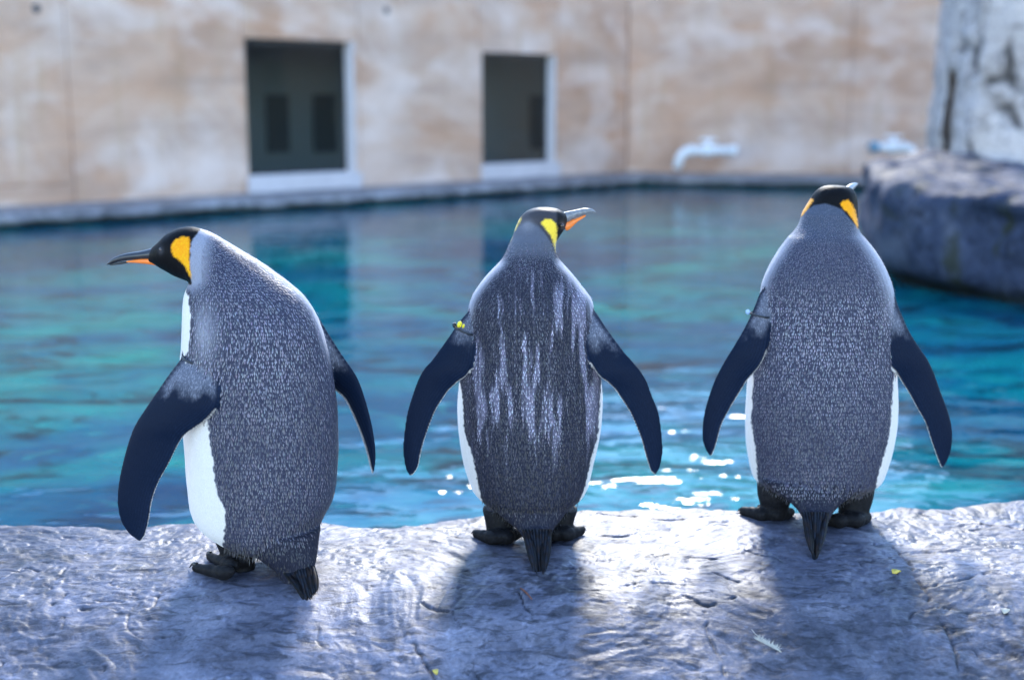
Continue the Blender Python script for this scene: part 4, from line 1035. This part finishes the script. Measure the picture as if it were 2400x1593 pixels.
flR1 = [(728, 715, 690, 780, .024, -.01, -.01), (748, 745, 712, 815, .022, .0, .0), (775, 790, 735, 852, .019, .0, .02), (804, 835, 760, 888, .016, .0, .04), (832, 876, 786, 914, .014, .0, .05), (845, 905, 806, 932, .013, .0, .05), (858, 946, 822, 960, .012, .0, .05), (870, 995, 840, 1001, .011, .0, .05), (877.5, 1040, 855, 1042, .009, .0, .04), (879.5, 1077, 865, 1080, .007, .0, .03), (877, 1100, 870, 1102, .004, .0, .02), (874, 1112, 873, 1112, .002, .0, .01)]
tailb1 = [(560, 1240, 752, 1236, .085, -.05), (575, 1268, 748, 1262, .075, -.065), (594, 1293, 745, 1288, .062, -.08), (618, 1314, 742, 1310, .047, -.095), (644, 1336, 737, 1332, .031, -.110), (664, 1364, 731, 1358, .015, -.130), (680, 1385, 728, 1380, .006, -.145)]
legL1 = [(505, 1262, 610, 1262, .055, .0), (518, 1295, 597, 1295, .042, -.02), (520, 1320, 597, 1320, .036, -.03), (519, 1340, 599, 1340, .036, -.035), (530, 1357, 597, 1357, .032, -.035), (548, 1368, 586, 1368, .02, -.035)]
legR1 = [(670, 1262, 745, 1262, .05, .05), (690, 1300, 742, 1300, .035, .04), (692, 1320, 740, 1320, .032, .04), (694, 1332, 738, 1332, .03, .04), (704, 1339, 730, 1339, .02, .04)]
Yel1 = crop([(570, 230), (600, 190), (650, 170), (695, 170), (705, 210), (700, 340), (716, 490), (690, 430), (640, 350), (585, 320), (565, 260)], 220, 500, 3.136)
W1v = [640, 668, 680, 700, 740, 780, 815, 841, 900, 960, 982, 1046, 1125, 1160, 1192, 1237, 1275, 1300, 1330]; W1u = [300, 430, 436, 442, 446, 447, 442, 434, 462, 480, 485, 494, 504, 512, 526, 527, 523, 522, 526]
def paint1(u, v, V, N, f, pid):
    n = len(u); C = np.repeat((NAVY * 1.1)[None], n, 0); A = np.full(n, 0.18); torso = pid == 0
    lb = along(W1v, W1u, v); jag = 3 * vnoise(V * 130, 4)
    w = sstep(1.5, -1.5, u + jag - lb) * (f > -0.05)
    far = sstep(0.0, -0.12, f) * sstep(665, 690, v) * sstep(770, 740, u)
    w = np.maximum(w, far) * torso
    # pale shoulder and nape, with rim light painted along the back edge
    sh = torso * np.exp(-(((u - 478) / 26) ** 2 + ((v - 780) / 62) ** 2)) * (f > 0)
    C = blend(C, 0.75 * sh, PALE * 0.95)
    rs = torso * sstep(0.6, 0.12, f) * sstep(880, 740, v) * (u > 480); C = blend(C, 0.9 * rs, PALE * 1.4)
    nk = torso * sstep(46, 0, u - np.interp(v, [530, 560, 600, 661, 680], [490, 474, 466, 458, 446])) * sstep(706, 655, v); C = blend(C, 0.85 * nk, (0.27, 0.28, 0.34))
    edge = torso * sstep(14, 4, u - lb) * sstep(672, 690, v) * sstep(830, 800, v); C = blend(C, 0.9 * edge * (1 - w), NAVY * 0.9)
    C = blend(C, w, WHITE); A = A * (1 - w) * (1 - 0.8 * nk) * (1 - 0.5 * sh)
    ub = np.interp(v, [525, 535, 548, 562, 580, 620, 655, 664], [482, 472, 461, 452, 446.5, 445, 448, 449])
    blk = sstep(2, -2, u + 1.5 * vnoise(V * 200, 2) - ub) * torso * (v < 667)
    C = blend(C, blk, BLACK); A = A * (1 - blk)
    y = soft_poly(u, v, Yel1) * torso; C = blend(C, y, YEL); C[:, 1] += y * (0.07 * sstep(575, 645, v) + 0.05 * vnoise(V * 240, 3)); A = A * (1 - y)
    eyer = np.exp(-(((u - 377) / 6) ** 2 + ((v - 587) / 9) ** 2)) * torso; C = blend(C, 0.35 * eyer, (0.10, 0.10, 0.12))
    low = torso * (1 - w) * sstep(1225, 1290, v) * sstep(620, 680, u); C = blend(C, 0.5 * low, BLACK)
    chest = sstep(700, 668, v) * w; C = blend(C, 0.5 * chest, (0.85, 0.62, 0.25))
    return finish_paint(C, A, u, v, V, N, f, pid, (flL1, flR1), ((470, 888), (775, 830)))
def feather1(u, v, c, nr, f, pid):
    lb = along(W1v, W1u, v) + 4
    d = ((pid == 0) & (f > -0.15) & (u > lb) & (v > 540)).astype(float)
    ub = np.interp(v, [525, 562, 600, 661, 690], [520, 486, 480, 478, 436]); d *= sstep(-6, 18, u - ub)
    d *= sstep(1330, 1290, v) * 0.7 + 0.3
    side = sstep(0.6, 0.25, f) * sstep(900, 760, v)
    tone = 0.23 + 0.10 * fbm(np.stack([u / 60, v / 80, u * 0], 1), 3, 3) + 0.14 * side + 0.08 * sstep(950, 800, v)  # light on the sides and upper back painted into the tips
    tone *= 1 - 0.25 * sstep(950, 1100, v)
    return d, tone
lofts1 = [(0, stations(torso1, Y1)), (1, flipper_loft(flL1, Y1)), (2, flipper_loft(flR1, Y1 + 0.05)), (3, stations(tailb1, Y1, 32)), (4, leg_loft(legL1, Y1)), (4, leg_loft(legR1, Y1))]
claws1 = []
for (ua, va), (ub, vb) in (((548, 1358), (458, 1334)), ((556, 1345), (492, 1308)), ((575, 1335), (545, 1292)), ((712, 1332), (650, 1312)), ((716, 1330), (690, 1300))):
    a, b = ground_pt(ua, va), ground_pt(ub, vb); a[2] = 0.028; b[2] = 0.012
    lofts1.append((4, toe_loft(a, b, 0.021, 0.011))); claws1.append((a, b, 0.0065))
def flow1(u, v):
    t = sstep(820, 620, v); return np.stack([0.55 * t + (u - 610) / 900 * (1 - t) * 0.3, -1.0 + 0.15 * t], 1)
spec1 = dict(covert=lambda v: 0.15 - 0.11 * sstep(1258, 1310, v), lofts=lofts1, base=(P(620, 1350, Y1)[0], Y1, 0.0), paint=paint1, feather=feather1, count=24000, flow=flow1, size=lambda u, v: 0.65 + 0.5 * sstep(600, 760, v),
             label='hunched penguin turned sideways with black beak and white belly showing')
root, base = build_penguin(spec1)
yb = Y1 + 0.042
up1 = [(366, 612, 372, 572), (354, 610, 358, 580), (340, 608.5, 341, 585.5), (325, 608.5, 325, 589), (310, 609, 309, 591.5), (295, 610.5, 293, 594.5), (281, 613, 278, 599), (267, 616.5, 263, 606), (257, 619.5, 255, 613), (250, 621, 249.5, 619.5)]
lo1 = [(374, 624, 378, 606), (366, 622.5, 368, 604), (350, 619.5, 350, 605), (332, 617.5, 331, 606.5), (314, 616, 313, 609), (297, 615, 296, 612)]
ls1 = [(300, 616.5, 299, 611), (285, 619, 284, 613), (270, 621, 269, 616), (257, 622, 257, 619)]
up1 = bill_loft(up1, yb, 0.02, 0.016); lo1 = bill_loft(lo1, yb - 0.006, 0.012, 0.0135); ls1 = bill_loft(ls1, yb + 0.012, 0.008, 0.005)
def band1(root, base): ring_band((429, 836), (511, 860), 0.030, Y1 - 0.075, root, base)
common(root, base, [('bill', up1, 'bill', None), ('bill_plate', lo1, 'orange', 'bill'), ('bill_tip', ls1, 'bill', 'bill')], tail_fan((660, 1335), (736, 1325), (722, 1414), Y1 - 0.120, Y1 - 0.205, 11, 1.0, 44, 8),
       [(P(378, 585, Y1 - 0.002), 0.0055)], band1, claws1)

# ------------------------------------------------------------------ small things on the rock
def on_rock(u, v):
    p = PG(u, v, -0.03)
    for _ in range(4): p = PG(u, v, ledge_z(p[0], p[1]))
    return p
p = on_rock(1808, 1525); ft = empty('feather', tuple(p)); tag(ft, 'small white downy feather lying on the wet rock', 'feather')
sh = tube([(0.018, -0.012, 0.004), (0.0, 0.02, 0.008), (-0.022, 0.07, 0.009), (-0.024, 0.105, 0.006)], [0.0012, 0.001, 0.0008, 0.0004], 8)
mesh_obj('quill', sh[0], sh[1], M['quill'], ft)
V, Fc = [], []
for k in range(60):
    t = k / 59; bx, by = 0.012 - 0.034 * t, -0.008 + 0.055 * t
    for sgn in (-1, 1):
        a = random.uniform(0.5, 1.2); L = random.uniform(0.008, 0.020) * (1 - 0.4 * t); i = len(V); w = 0.0014
        V += [(bx - w, by, 0.006), (bx + w, by, 0.006), (bx + sgn * L * math.cos(a), by + L * math.sin(a), 0.006 + random.uniform(-0.003, 0.012))]; Fc.append((i, i + 1, i + 2))
mesh_obj('down', V, Fc, M['quill'], ft, False)
p = on_rock(1231, 1392); tw = tube([p + np.array(q) for q in ((-0.012, 0.03, 0.004), (-0.004, 0.012, 0.006), (0.006, -0.012, 0.005), (0.015, -0.036, 0.003))], [0.0016, 0.0022, 0.002, 0.0012], 8)
tag(mesh_obj('twig', tw[0], tw[1], M['twig']), 'thin red-brown twig lying on rock by the streaked penguin tail', 'twig')
def scrap(u, v, s, mat, seed, label, cat):
    r = random.Random(seed); p = on_rock(u, v); n = 9; V = []; th = r.uniform(0, 3)
    for k in range(n):
        a = 2 * math.pi * k / n; q = s * r.uniform(0.55, 1.1); V.append((p[0] + q * math.cos(a) * 1.3, p[1] + q * math.sin(a), p[2] + 0.004 + 0.004 * math.sin(a * 2 + th)))
    V = V + [(x, y, z - 0.003) for x, y, z in V] + [(p[0], p[1], p[2] + 0.009), (p[0], p[1], p[2])]
    Fc = [(k, (k + 1) % n, 2 * n) for k in range(n)] + [(n + (k + 1) % n, n + k, 2 * n + 1) for k in range(n)] + [(k, n + k, n + (k + 1) % n, (k + 1) % n) for k in range(n)]
    tag(mesh_obj('leaf_scrap', V, Fc, M[mat]), label, cat)
scrap(2100, 1341, 0.009, 'leaf', 2, 'yellow leaf scrap on rock near the long crack', 'leaf')
scrap(1022, 1576, 0.006, 'leaf', 4, 'tiny yellow leaf scrap low on the rock slope, far from the long crack', 'leaf')
scrap(2356, 1433, 0.008, 'quill', 6, 'small white scrap lying on the rock beyond the long crack', 'scrap')
